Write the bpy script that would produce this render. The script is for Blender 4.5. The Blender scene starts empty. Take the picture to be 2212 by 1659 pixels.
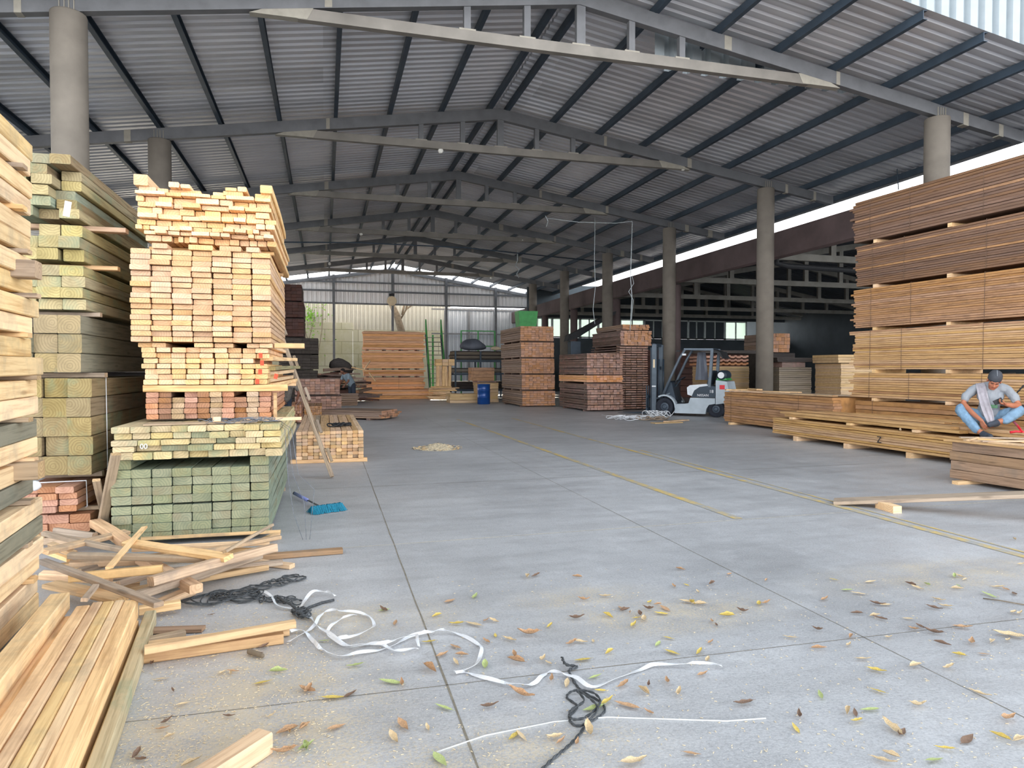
import bpy, math, random
from mathutils import Vector, Matrix, noise
R = random.Random(7)
scn = bpy.context.scene
COL = scn.collection
# ------------------------------------------------------------------ camera
FPX, CX, CY, CAMH = 1480.0, 1106.0, 829.5, 1.55
YAW = math.atan((1106 - 702) / FPX)
PIT = math.atan((CY - 798) / FPX)
cam = bpy.data.objects.new('camera', bpy.data.cameras.new('camera'))
COL.objects.link(cam)
cam.data.sensor_width = 36.0
cam.data.lens = FPX / 2212 * 36
cam.data.clip_end = 400
cam.location = (0, 0, CAMH)
cam.rotation_euler = (math.pi / 2 - PIT, 0, -YAW)
scn.camera = cam
# ------------------------------------------------------------------ light
world = bpy.data.worlds.new('sky'); scn.world = world; world.use_nodes = True
wn = world.node_tree
bg = wn.nodes['Background']
wtc = wn.nodes.new('ShaderNodeTexCoord'); wsx = wn.nodes.new('ShaderNodeSeparateXYZ'); wr = wn.nodes.new('ShaderNodeValToRGB')
wn.links.new(wtc.outputs['Generated'], wsx.inputs[0]); wn.links.new(wsx.outputs['Z'], wr.inputs[0]); wn.links.new(wr.outputs[0], bg.inputs[0])
wr.color_ramp.elements[0].position = 0.0; wr.color_ramp.elements[0].color = (0.97, 0.98, 1.0, 1)
wr.color_ramp.elements[1].position = 1.0; wr.color_ramp.elements[1].color = (0.10, 0.115, 0.13, 1)
for p_, c_ in ((0.22, (0.98, 0.99, 1.0, 1)), (0.5, (0.27, 0.295, 0.32, 1))):
    e_ = wr.color_ramp.elements.new(p_); e_.color = c_
bg.inputs[1].default_value = 5.5
sun = bpy.data.objects.new('sun', bpy.data.lights.new('sun', 'SUN')); COL.objects.link(sun)
sun.data.energy = 14.0; sun.data.angle = math.radians(1.0); sun.data.color = (1.0, 0.86, 0.66)
SUN_EL, SUN_AZ = math.radians(33.3), math.radians(1)       # azimuth measured from +Y towards +X
sd = Vector((math.sin(SUN_AZ) * math.cos(SUN_EL), math.cos(SUN_AZ) * math.cos(SUN_EL), math.sin(SUN_EL)))
sun.rotation_euler = sd.to_track_quat('Z', 'Y').to_euler()
scn.view_settings.view_transform = 'Standard'; scn.view_settings.look = 'None'
scn.view_settings.gamma = 1.0; scn.view_settings.use_curve_mapping = False
scn.view_settings.exposure = 0.18
scn.cycles.max_bounces = 10; scn.cycles.diffuse_bounces = 7; scn.cycles.glossy_bounces = 4
scn.cycles.sample_clamp_indirect = 6.0
scn.cycles.use_denoising = True
scn.cycles.caustics_reflective = False; scn.cycles.caustics_refractive = False
# ------------------------------------------------------------------ photo-plane helpers (where things stand in the place)
_cy, _sy, _cp, _sp = math.cos(YAW), math.sin(YAW), math.cos(PIT), math.sin(PIT)
_f = (_sy * _cp, _cy * _cp, -_sp); _r = (_cy, -_sy, 0); _u = (_sy * _sp, _cy * _sp, _cp)
def ray(x, y):
    a = (x - CX) / FPX; b = (CY - y) / FPX
    return [_f[i] + a * _r[i] + b * _u[i] for i in range(3)]
def G(x, y, z=0.0):
    d = ray(x, y); t = (z - CAMH) / d[2]; return Vector((d[0] * t, d[1] * t, z))
def PX(x, y, X0):
    d = ray(x, y); t = X0 / d[0]; return Vector((X0, d[1] * t, CAMH + d[2] * t))
def PY(x, y, Y0):
    d = ray(x, y); t = Y0 / d[1]; return Vector((d[0] * t, Y0, CAMH + d[2] * t))
# ------------------------------------------------------------------ materials
def lin(c):
    o = []
    for v in c:
        v = v / 255.0
        o.append(v / 12.92 if v <= 0.04045 else ((v + 0.055) / 1.055) ** 2.4)
    return (*o, 1.0)
def newmat(name):
    m = bpy.data.materials.new(name); m.use_nodes = True
    nt = m.node_tree; b = nt.nodes['Principled BSDF']
    return m, nt, b
def N(nt, t, **kw):
    n = nt.nodes.new(t)
    for k, v in kw.items():
        if k.startswith('i_'): n.inputs[int(k[2:])].default_value = v
        else: setattr(n, k, v)
    return n
def ramp(nt, fac, stops):
    r = nt.nodes.new('ShaderNodeValToRGB')
    while len(r.color_ramp.elements) < len(stops): r.color_ramp.elements.new(0.5)
    for e, (p, c) in zip(r.color_ramp.elements, stops): e.position = p; e.color = c
    nt.links.new(fac, r.inputs[0]); return r.outputs[0]
def mixc(nt, fac, a, b, mode='MIX'):
    m = nt.nodes.new('ShaderNodeMix'); m.data_type = 'RGBA'; m.blend_type = mode
    for sock, v in ((m.inputs[0], fac), (m.inputs[6], a), (m.inputs[7], b)):
        if hasattr(v, 'is_output') or isinstance(v, bpy.types.NodeSocket): nt.links.new(v, sock)
        else: sock.default_value = v
    return m.outputs[2]
def mth(nt, op, a, b=None, c=None):
    m = nt.nodes.new('ShaderNodeMath'); m.operation = op
    for i, v in enumerate((a, b, c)):
        if v is None: continue
        if isinstance(v, bpy.types.NodeSocket): nt.links.new(v, m.inputs[i])
        else: m.inputs[i].default_value = v
    return m.outputs[0]
def nz(nt, vec, scale, detail=3.0, rough=0.55):
    n = nt.nodes.new('ShaderNodeTexNoise'); n.inputs['Scale'].default_value = scale; n.inputs['Detail'].default_value = detail
    n.inputs['Roughness'].default_value = rough
    if vec is not None: nt.links.new(vec, n.inputs['Vector'])
    return n.outputs[0]
def plain(name, c, rough=0.6, metal=0.0, var=0.12, scale=6.0, bump=0.0):
    m, nt, b = newmat(name)
    tc = N(nt, 'ShaderNodeTexCoord')
    n = nz(nt, tc.outputs['Object'], scale, 5)
    c = lin(c)
    lo = tuple(v * (1 - var) for v in c[:3]) + (1,); hi = tuple(min(1, v * (1 + var)) for v in c[:3]) + (1,)
    nt.links.new(ramp(nt, n, [(0.3, lo), (0.7, hi)]), b.inputs['Base Color'])
    b.inputs['Roughness'].default_value = rough; b.inputs['Metallic'].default_value = metal
    if bump:
        bp = N(nt, 'ShaderNodeBump'); bp.inputs['Strength'].default_value = bump; nt.links.new(n, bp.inputs['Height']); nt.links.new(bp.outputs[0], b.inputs['Normal'])
    return m
def wood(name, ca, cb, ea, eb, rough=0.75, stain=None, stain_amt=0.5, spread=0.28, sat=0.74):
    """ca/cb: side grain colours, ea/eb: end-grain colours; boards lie along their own X."""
    m, nt, b = newmat(name)
    tc = N(nt, 'ShaderNodeTexCoord'); oi = N(nt, 'ShaderNodeObjectInfo')
    off = N(nt, 'ShaderNodeVectorMath', operation='SCALE'); cmb = N(nt, 'ShaderNodeCombineXYZ')
    nt.links.new(oi.outputs['Random'], cmb.inputs[0]); nt.links.new(oi.outputs['Random'], cmb.inputs[1]); nt.links.new(oi.outputs['Random'], cmb.inputs[2])
    nt.links.new(cmb.outputs[0], off.inputs[0]); off.inputs['Scale'].default_value = 37.0
    add = N(nt, 'ShaderNodeVectorMath', operation='ADD'); nt.links.new(tc.outputs['Object'], add.inputs[0]); nt.links.new(off.outputs[0], add.inputs[1])
    mp = N(nt, 'ShaderNodeMapping'); mp.inputs['Scale'].default_value = (1.2, 26, 26); nt.links.new(add.outputs[0], mp.inputs[0])
    g = nz(nt, mp.outputs[0], 1.6, 6, 0.6)
    side = ramp(nt, g, [(0.30, lin(cb)), (0.52, lin(ca)), (0.75, tuple(min(1, v * 1.10) for v in lin(ca)[:3]) + (1,))])
    # knots
    vo = N(nt, 'ShaderNodeTexVoronoi'); vo.inputs['Scale'].default_value = 1.0
    mk = N(nt, 'ShaderNodeMapping'); mk.inputs['Scale'].default_value = (1.6, 7, 7); nt.links.new(add.outputs[0], mk.inputs[0]); nt.links.new(mk.outputs[0], vo.inputs['Vector'])
    kn = ramp(nt, vo.outputs['Distance'], [(0.06, (1, 1, 1, 1)), (0.13, (0, 0, 0, 1))])
    side = mixc(nt, mth(nt, 'MULTIPLY', kn, 0.45), side, tuple(v * 0.35 for v in lin(cb)[:3]) + (1,))
    # end rings
    ov = N(nt, 'ShaderNodeCombineXYZ'); r3 = mth(nt, 'FRACT', mth(nt, 'MULTIPLY', oi.outputs['Random'], 91.7))
    nt.links.new(mth(nt, 'MULTIPLY_ADD', oi.outputs['Random'], 0.16, -0.08), ov.inputs[1]); nt.links.new(mth(nt, 'MULTIPLY_ADD', r3, 0.14, -0.09), ov.inputs[2])
    av = N(nt, 'ShaderNodeVectorMath', operation='ADD'); nt.links.new(tc.outputs['Object'], av.inputs[0]); nt.links.new(ov.outputs[0], av.inputs[1])
    me = N(nt, 'ShaderNodeMapping'); me.inputs['Scale'].default_value = (0.0, 1, 1); nt.links.new(av.outputs[0], me.inputs[0])
    wv = N(nt, 'ShaderNodeTexWave', wave_type='RINGS', rings_direction='X'); wv.inputs['Scale'].default_value = 14; wv.inputs['Distortion'].default_value = 2.5; wv.inputs['Detail'].default_value = 2
    wv.inputs['Detail Scale'].default_value = 2.0
    nt.links.new(me.outputs[0], wv.inputs[0])
    ee = ramp(nt, wv.outputs[0], [(0.0, tuple((p + q) / 2 for p, q in zip(lin(ea), lin(eb)))), (0.6, lin(ea))])
    blot = nz(nt, add.outputs[0], 9.0, 3)
    ee = mixc(nt, ramp(nt, blot, [(0.42, (0, 0, 0, 1)), (0.68, (0.5, 0.5, 0.5, 1))]), ee, lin(eb))
    sx = N(nt, 'ShaderNodeSeparateXYZ'); nt.links.new(tc.outputs['Normal'], sx.inputs[0])
    isend = mth(nt, 'GREATER_THAN', mth(nt, 'ABSOLUTE', sx.outputs[0]), 0.8)
    c = mixc(nt, isend, side, ee)
    if stain:
        sn = nz(nt, add.outputs[0], 3.2, 5, 0.65)
        c = mixc(nt, ramp(nt, sn, [(0.5, (0, 0, 0, 1)), (0.66, (stain_amt,) * 3 + (1,))]), c, lin(stain))
    # per-board tone
    hs = N(nt, 'ShaderNodeHueSaturation')
    nt.links.new(mth(nt, 'MULTIPLY_ADD', oi.outputs['Random'], spread, 1 - spread * 0.55), hs.inputs['Value'])
    r2 = mth(nt, 'FRACT', mth(nt, 'MULTIPLY', oi.outputs['Random'], 17.3))
    nt.links.new(mth(nt, 'MULTIPLY_ADD', r2, 0.010, 0.496), hs.inputs['Hue'])
    nt.links.new(mth(nt, 'MULTIPLY_ADD', r2, 0.25, sat), hs.inputs['Saturation'])
    nt.links.new(c, hs.inputs['Color']); nt.links.new(hs.outputs[0], b.inputs['Base Color'])
    b.inputs['Roughness'].default_value = rough
    b.inputs['Specular IOR Level'].default_value = 0.25
    bp = N(nt, 'ShaderNodeBump'); bp.inputs['Strength'].default_value = 0.25; bp.inputs['Distance'].default_value = 0.01
    nt.links.new(g, bp.inputs['Height']); nt.links.new(bp.outputs[0], b.inputs['Normal'])
    return m
M = {}
M['pine'] = wood('pine', (236, 196, 142), (196, 150, 98), (238, 196, 138), (200, 150, 98), stain=(190, 150, 110))
M['pine_b'] = wood('pine_squared', (214, 172, 126), (172, 130, 88), (218, 176, 126), (184, 138, 92), stain=(190, 144, 108))
M['pine_raw'] = wood('pine_raw', (238, 204, 150), (205, 162, 108), (240, 200, 140), (200, 150, 95), stain=(165, 150, 125), stain_amt=0.45)
M['yellow'] = wood('pine_yellow', (202, 184, 138), (158, 140, 98), (212, 190, 136), (168, 144, 94), stain=(150, 165, 130), stain_amt=0.7)
M['treat'] = wood('treated_green', (138, 152, 132), (104, 120, 102), (150, 152, 118), (108, 120, 96), stain=(140, 115, 70), stain_amt=0.45, spread=0.2)
M['olive'] = wood('treated_olive', (164, 150, 108), (120, 108, 76), (182, 164, 108), (136, 120, 74), stain=(130, 150, 120), stain_amt=0.6)
M['brown_t'] = wood('treated_brown', (142, 122, 88), (104, 84, 56), (158, 138, 88), (120, 98, 56), stain=(120, 140, 110), stain_amt=0.6, spread=0.2)
M['grey_t'] = wood('weathered_green', (136, 132, 112), (100, 98, 82), (164, 142, 96), (124, 108, 74), stain=(115, 120, 105), stain_amt=0.5, spread=0.12)
M['red'] = wood('reddish', (186, 128, 92), (146, 92, 64), (196, 140, 104), (156, 92, 62), stain=(214, 160, 128), stain_amt=0.5)
M['old'] = wood('weathered', (178, 156, 132), (134, 114, 94), (196, 164, 124), (150, 120, 88), stain=(120, 108, 98), stain_amt=0.5, spread=0.4)
M['scrap'] = wood('scrap', (216, 178, 132), (166, 132, 96), (226, 182, 126), (176, 130, 86), stain=(150, 134, 118), stain_amt=0.6, spread=0.45)
M['amber'] = wood('amber', (178, 130, 84), (136, 94, 58), (204, 148, 92), (152, 102, 60), stain=(128, 94, 68), stain_amt=0.5, spread=0.13)
M['amber_d'] = wood('amber_shaded', (128, 94, 70), (102, 74, 56), (170, 116, 72), (126, 82, 50), stain=(118, 92, 76), stain_amt=0.5, spread=0.14)  # amber with shade mixed into its colour
M['gold'] = wood('golden', (200, 156, 100), (158, 116, 70), (214, 164, 98), (160, 112, 60), stain=(170, 130, 88), stain_amt=0.4, spread=0.13)
M['oak'] = wood('dull_side_orange_end', (150, 122, 102), (120, 94, 78), (196, 138, 94), (148, 96, 62), spread=0.35, sat=.7)
M['orange'] = wood('orange', (240, 176, 116), (196, 130, 78), (220, 152, 96), (170, 104, 60), spread=0.35)
M['dark'] = wood('dark_brown', (124, 98, 84), (92, 70, 62), (180, 130, 104), (104, 72, 60), stain=(166, 96, 90), stain_amt=0.4, spread=0.5, sat=.62)
M['deep'] = wood('very_dark', (92, 60, 52), (66, 42, 38), (96, 62, 54), (66, 42, 38), spread=0.25)
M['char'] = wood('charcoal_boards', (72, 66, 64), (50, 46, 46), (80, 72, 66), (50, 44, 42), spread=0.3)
M['ply'] = wood('plywood', (214, 180, 132), (186, 150, 104), (206, 170, 120), (170, 134, 90), spread=0.14)
M['ply_g'] = wood('plywood_grey', (132, 120, 104), (108, 98, 84), (140, 126, 106), (110, 98, 80), spread=0.14)
M['heavy'] = wood('heavy_brown', (164, 130, 100), (120, 92, 68), (180, 140, 100), (130, 96, 66), stain=(132, 114, 98), stain_amt=0.6, spread=0.16)
M['steel'] = plain('painted_steel', (108, 110, 114), 0.55, 0.2, 0.16, 3.0)
M['purlin'] = plain('dark_steel', (60, 74, 88), 0.5, 0.3, 0.2, 2.0)
M['conc'] = plain('column_concrete', (112, 106, 98), 0.85, 0, 0.16, 2.2, 0.1)
M['white'] = plain('white_plastic', (226, 230, 236), 0.4, 0, 0.04, 30)
M['black'] = plain('black_rubber', (34, 36, 40), 0.7, 0, 0.2, 8)
M['bandm'] = plain('dull_band', (104, 82, 66), 0.7)
M['rope'] = plain('dark_rope', (70, 74, 78), 0.85, 0, 0.45, 60)
M['gutter'] = plain('brown_gutter', (84, 70, 70), 0.7, 0.1, 0.25, 1.2)
M['beamgrey'] = plain('grey_beam', (140, 138, 132), 0.8, 0, 0.2, 2)
M['interior'] = plain('dark_wall', (70, 78, 84), 0.9, 0, 0.2, 0.8)
# ------------------------------------------------------------------ mesh helpers
class MB:
    def __init__(s): s.v = []; s.f = []; s.mi = []; s.cur = 0
    def face(s, idx): s.f.append(idx); s.mi.append(s.cur)
    def add(s, vs, fs):
        o = len(s.v); s.v += [tuple(p) for p in vs]
        for q in fs: s.face([o + i for i in q])
    def box(s, c, d, rot=None):
        x, y, z = d[0] / 2, d[1] / 2, d[2] / 2
        vs = [Vector((a * x, b * y, e * z)) for a in (-1, 1) for b in (-1, 1) for e in (-1, 1)]
        if rot is not None: vs = [rot @ p for p in vs]
        c = Vector(c)
        s.add([p + c for p in vs], [(0, 1, 3, 2), (4, 6, 7, 5), (0, 4, 5, 1), (2, 3, 7, 6), (0, 2, 6, 4), (1, 5, 7, 3)])
    def bar(s, a, b, w, h=None, up=(0, 0, 1)):
        h = h or w; a = Vector(a); b = Vector(b); d = b - a; L = d.length
        x = d.normalized(); u = Vector(up)
        if abs(x.dot(u)) > 0.98: u = Vector((0, 1, 0))
        y = u.cross(x).normalized(); z = x.cross(y)
        s.box((a + b) / 2, (L, w, h), Matrix((x, y, z)).transposed())
    def ring(s, pts): o = len(s.v); s.v += [tuple(p) for p in pts]; return list(range(o, o + len(pts)))
    def tube(s, path, r, n=8, cap=True):
        path = [Vector(p) for p in path]; rs = r if isinstance(r, (list, tuple)) else [r] * len(path)
        prev = None; rings = []; ref = None
        for i, p in enumerate(path):
            t = (path[min(i + 1, len(path) - 1)] - path[max(i - 1, 0)]).normalized()
            if ref is None:
                ref = Vector((0, 0, 1)) if abs(t.z) < 0.9 else Vector((0, 1, 0))
            y = ref.cross(t)
            if y.length < 1e-4: y = Vector((1, 0, 0)).cross(t)
            y.normalize(); z = t.cross(y); ref = z
            rings.append(s.ring([p + (y * math.cos(2 * math.pi * k / n) + z * math.sin(2 * math.pi * k / n)) * rs[i] for k in range(n)]))
        for a, b in zip(rings, rings[1:]):
            for k in range(n): s.face([a[k], a[(k + 1) % n], b[(k + 1) % n], b[k]])
        if cap: s.face(rings[0][::-1]); s.face(rings[-1])
    def lathe(s, prof, n=24, M4=None):
        M4 = M4 or Matrix()
        rings = [s.ring([M4 @ Vector((r * math.cos(2 * math.pi * k / n), r * math.sin(2 * math.pi * k / n), z)) for k in range(n)]) for r, z in prof]
        for a, b in zip(rings, rings[1:]):
            for k in range(n): s.face([a[k], a[(k + 1) % n], b[(k + 1) % n], b[k]])
        s.face(rings[0][::-1]); s.face(rings[-1])
    def prism(s, poly, y0, y1, ax='y'):
        """extrude a 2-D outline (u, z) between y0 and y1"""
        f = (lambda u, z, t: (u, t, z)) if ax == 'y' else ((lambda u, z, t: (t, u, z)) if ax == 'x' else (lambda u, z, t: (u, z, t)))
        n = len(poly); a = s.ring([f(u, z, y0) for u, z in poly]); b = s.ring([f(u, z, y1) for u, z in poly])
        s.face(a); s.face(b[::-1])
        for k in range(n): s.face([a[k], b[k], b[(k + 1) % n], a[(k + 1) % n]])
    def mesh(s, name, mats, smooth=False):
        me = bpy.data.meshes.new(name); me.from_pydata(s.v, [], s.f)
        for m in (mats if isinstance(mats, (list, tuple)) else [mats]): me.materials.append(m)
        if any(s.mi): me.polygons.foreach_set('material_index', s.mi)
        if smooth: me.polygons.foreach_set('use_smooth', [True] * len(me.polygons))
        me.update()
        import bmesh
        bm = bmesh.new(); bm.from_mesh(me); bmesh.ops.recalc_face_normals(bm, faces=bm.faces); bm.to_mesh(me); bm.free()
        return me
    def build(s, name, mats, parent=None, smooth=False):
        return link(name, s.mesh(name, mats, smooth), parent)
def link(name, me, parent=None):
    o = bpy.data.objects.new(name, me); COL.objects.link(o)
    if parent is not None: o.parent = parent
    return o
def tag(o, label=None, cat=None, group=None, kind=None):
    if label: o['label'] = label
    if cat: o['category'] = cat
    if group: o['group'] = group
    if kind: o['kind'] = kind
    return o
def thing(name, label, cat, loc=(0, 0, 0), rz=0.0, group=None):
    o = bpy.data.objects.new(name, None); COL.objects.link(o); o.empty_display_size = 0.2
    o.location = loc; o.rotation_euler = (0, 0, rz); return tag(o, label, cat, group)
def structure(o): o['kind'] = 'structure'; return o
ORD = 'first second third fourth fifth sixth seventh eighth ninth tenth eleventh twelfth thirteenth fourteenth fifteenth sixteenth seventeenth eighteenth nineteenth twentieth'.split()
_bm_cache = {}
def board_mesh(L, w, h, mat, var=0, ch=None):
    key = (round(L, 2), round(w, 3), round(h, 3), mat.name, var)
    if key in _bm_cache: return _bm_cache[key]
    r = random.Random(hash((key[0], key[1], key[2], var)) & 0xffff)
    c = min(0.006, w * 0.12, h * 0.12) if ch is None else ch
    sec = [(-w/2 + c, -h/2), (w/2 - c, -h/2), (w/2, -h/2 + c), (w/2, h/2 - c), (w/2 - c, h/2), (-w/2 + c, h/2), (-w/2, h/2 - c), (-w/2, -h/2 + c)]
    mb = MB(); rings = []
    n = 5 if L > 0.8 else 2
    bow = r.uniform(-1, 1) * min(0.006, h * 0.08) if var else 0
    for i in range(n):
        t = i / (n - 1); x = -L/2 + L*t
        rings.append(mb.ring([(x, y + bow * 2 * math.sin(math.pi * t), z + bow * math.sin(math.pi * t)) for y, z in sec]))
    for a, b in zip(rings, rings[1:]):
        for k in range(8): mb.face([a[k], a[(k+1) % 8], b[(k+1) % 8], b[k]])
    mb.face(rings[0][::-1]); mb.face(rings[-1])
    me = mb.mesh('board', mat); _bm_cache[key] = me; return me
def board(name, a, b, w, h, mat, parent=None, roll=0.0, label=None, cat=None, group=None, var=None):
    """a board whose centre line runs from a to b"""
    a = Vector(a); b = Vector(b); d = b - a; x = d.normalized()
    u = Vector((0, 0, 1)) if abs(x.z) < 0.95 else Vector((0, 1, 0))
    y = u.cross(x).normalized(); z = x.cross(y)
    o = link(name, board_mesh(d.length, w, h, M[mat] if isinstance(mat, str) else mat, R.randint(1, 3) if var is None else var), parent)
    m = Matrix((x, y, z)).transposed().to_4x4() @ Matrix.Rotation(roll, 4, 'X')
    m.translation = (a + b) / 2
    o.matrix_world = m if parent is None else m
    if parent is not None: o.matrix_local = m
    return tag(o, label, cat, group)
# ================================================================== SETTING
# ---- floor
def concrete():
    m, nt, b = newmat('concrete_floor')
    tc = N(nt, 'ShaderNodeTexCoord'); P = tc.outputs['Object']
    n1 = nz(nt, P, 0.35, 6, 0.6); n2 = nz(nt, P, 3.0, 8, 0.7); n3 = nz(nt, P, 60.0, 2)
    mp = N(nt, 'ShaderNodeMapping'); mp.inputs['Scale'].default_value = (0.5, 2.2, 1); nt.links.new(P, mp.inputs[0])
    n4 = nz(nt, mp.outputs[0], 1.4, 8, 0.65)
    c = ramp(nt, n1, [(0.35, lin((164, 166, 170))), (0.7, lin((200, 202, 206)))])
    c = mixc(nt, ramp(nt, n4, [(0.45, (0, 0, 0, 1)), (0.75, (0.45, 0.45, 0.45, 1))]), c, lin((118, 118, 120)))
    c = mixc(nt, ramp(nt, n2, [(0.52, (0, 0, 0, 1)), (0.72, (0.35, 0.35, 0.35, 1))]), c, lin((206, 208, 212)))
    c = mixc(nt, ramp(nt, n3, [(0.3, (0.3, 0.3, 0.3, 1)), (0.55, (0, 0, 0, 1))]), c, lin((110, 112, 116)))
    n5 = nz(nt, P, 11.0, 8, 0.8); n6 = nz(nt, P, 130.0, 2)
    c = mixc(nt, ramp(nt, n5, [(0.5, (0, 0, 0, 1)), (0.7, (0.4, 0.4, 0.4, 1))]), c, lin((136, 136, 140)))
    c = mixc(nt, ramp(nt, n6, [(0.52, (0, 0, 0, 1)), (0.7, (0.4, 0.4, 0.4, 1))]), c, lin((222, 222, 220)))
    # sawdust lying where boards were cut
    sx = N(nt, 'ShaderNodeSeparateXYZ'); nt.links.new(P, sx.inputs[0]); x, y = sx.outputs[0], sx.outputs[1]
    def spot(cx, cy_, rx, ry):
        dx = mth(nt, 'DIVIDE', mth(nt, 'SUBTRACT', x, cx), rx); dy = mth(nt, 'DIVIDE', mth(nt, 'SUBTRACT', y, cy_), ry)
        return mth(nt, 'MAXIMUM', mth(nt, 'SUBTRACT', 1.0, mth(nt, 'ADD', mth(nt, 'MULTIPLY', dx, dx), mth(nt, 'MULTIPLY', dy, dy))), 0.0)
    s = spot(-0.35, 2.9, 0.9, 1.6)
    for a in ((0.1, 4.3, 1.1, 0.5), (2.1, 3.9, 1.1, 0.45), (4.6, 4.1, 1.6, 0.5), (1.7, 4.35, 0.7, 0.3), (0.6, 2.6, 1.0, 0.4), (-1.3, 5.6, 1.2, 0.8)):
        s = mth(nt, 'MAXIMUM', s, mth(nt, 'MULTIPLY', spot(*a), 0.75))
    sd_n = nz(nt, P, 70.0, 6, 0.8); sd_m = nz(nt, P, 3.5, 4, 0.6)
    sm = mth(nt, 'MULTIPLY', s, mth(nt, 'MULTIPLY_ADD', sd_m, 1.6, -0.2))
    dust = mth(nt, 'GREATER_THAN', mth(nt, 'ADD', mth(nt, 'MULTIPLY', sm, 0.33), sd_n), 0.66)
    c = mixc(nt, mth(nt, 'MULTIPLY', dust, 0.5), c, lin((214, 198, 166)))
    gd = mth(nt, 'MULTIPLY', mth(nt, 'MINIMUM', sm, 1.0), 0.2)
    c = mixc(nt, gd, c, lin((206, 188, 156)))
    nt.links.new(c, b.inputs['Base Color'])
    nt.links.new(ramp(nt, n2, [(0.3, (0.36,) * 3 + (1,)), (0.7, (0.6,) * 3 + (1,))]), b.inputs['Roughness'])
    bp = N(nt, 'ShaderNodeBump'); bp.inputs['Strength'].default_value = 0.12; bp.inputs['Distance'].default_value = 0.02
    nt.links.new(n3, bp.inputs['Height']); nt.links.new(bp.outputs[0], b.inputs['Normal'])
    return m
M['floor'] = concrete()
mb = MB(); mb.box((10, 20, -0.15), (140, 140, 0.3)); structure(mb.build('floor', M['floor']))
# joints sawn in the slab
M['joint'] = plain('joint_filler', (128, 122, 110), 0.95, 0, 0.35, 14)
M['joint_l'] = plain('dust_filled_joint', (204, 196, 178), 0.95, 0, 0.3, 20)
def joint(a, b, w, mt='joint'):
    mb = MB(); d = Vector(b) - Vector(a); n = max(2, int(d.length / 0.25)); side = Vector((-d.y, d.x, 0)).normalized()
    pts = []
    for i in range(n + 1):
        p = Vector(a) + d * (i / n); j = noise.noise(p * 3.0) * w * 0.5
        ww = w * (0.5 + 0.35 * noise.noise(p * 7.0))
        pts.append((p + side * (j - ww), p + side * (j + ww)))
    for (a0, a1), (b0, b1) in zip(pts, pts[1:]):
        mb.add([a0, a1, b1, b0], [(0, 1, 2, 3)])
    o = mb.build('floor_joint', M[mt]); structure(o)
for i, X0 in enumerate((0.62, 3.05)):
    joint((X0 - 0.06, 1.0, 0.0015), (X0 + 0.03, 22, 0.0015), 0.009 if i == 0 else 0.005)
joint((-1.5, 3.33, 0.0015), (8, 3.18, 0.0015), 0.005); joint((-0.6, 6.08, 0.0015), (9, 6.25, 0.0015), 0.012, 'joint_l')
joint((-0.4, 9.2, 0.0015), (9, 9.3, 0.0015), 0.008)
# painted lines
def yellow_paint():
    m, nt, b = newmat('worn_yellow_paint')
    tc = N(nt, 'ShaderNodeTexCoord'); n = nz(nt, tc.outputs['Object'], 7, 7, 0.75); n1 = nz(nt, tc.outputs['Object'], 0.7, 3)
    f = ramp(nt, mth(nt, 'ADD', n, mth(nt, 'MULTIPLY', n1, 0.5)), [(0.62, (0, 0, 0, 1)), (0.86, (1, 1, 1, 1))])
    nt.links.new(mixc(nt, f, lin((216, 186, 104)), lin((166, 168, 168))), b.inputs['Base Color']); b.inputs['Roughness'].default_value = 0.6
    return m
M['yline'] = yellow_paint()
for (x0, y0, x1, y1, w) in ((5.55, 1.5, 5.72, 21, 0.045), (5.66, 1.5, 5.83, 12, 0.02), (4.13, 6.2, 3.95, 21, 0.05)):
    mb = MB(); mb.add([(x0 - w, y0, 0.003), (x0 + w, y0, 0.003), (x1 + w, y1, 0.003), (x1 - w, y1, 0.003)], [(0, 1, 2, 3)])
    structure(mb.build('floor_marking', M['yline']))
# chalk scratch
# ---- roof
RX, RZ, SL = 4.55, 8.53, 0.155          # ridge x, top of rafter at ridge, slope
def ztop(x): return RZ - SL * abs(x - RX)
def roof_mat(name, base, amt, bandy=0.9):
    m, nt, b = newmat(name)
    tc = N(nt, 'ShaderNodeTexCoord'); P = tc.outputs['Object']
    sx = N(nt, 'ShaderNodeSeparateXYZ'); nt.links.new(P, sx.inputs[0])
    band = mth(nt, 'FLOOR', mth(nt, 'DIVIDE', sx.outputs[1], bandy)); seg = mth(nt, 'FLOOR', mth(nt, 'DIVIDE', sx.outputs[0], 5.2))
    cb = N(nt, 'ShaderNodeCombineXYZ'); nt.links.new(band, cb.inputs[0]); nt.links.new(seg, cb.inputs[1])
    wn_ = N(nt, 'ShaderNodeTexWhiteNoise', noise_dimensions='3D'); nt.links.new(cb.outputs[0], wn_.inputs['Vector'])
    mp = N(nt, 'ShaderNodeMapping'); mp.inputs['Scale'].default_value = (0.3, 3, 1); nt.links.new(P, mp.inputs[0])
    n = nz(nt, mp.outputs[0], 1.5, 5, 0.65)
    v = mth(nt, 'ADD', mth(nt, 'MULTIPLY', wn_.outputs[0], 0.5), mth(nt, 'MULTIPLY', n, 0.6))
    l = lin(base)
    nt.links.new(ramp(nt, v, [(0.2, tuple(q * (1 - amt) for q in l[:3]) + (1,)), (0.8, tuple(min(1, q * (1 + amt)) for q in l[:3]) + (1,))]), b.inputs['Base Color'])
    b.inputs['Roughness'].default_value = 0.42; b.inputs['Metallic'].default_value = 0.35
    return m
M['sheet'] = roof_mat('galvanised_sheet', (196, 198, 204), 0.2)
Y0R, Y1R = 9.75, 47.2
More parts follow.
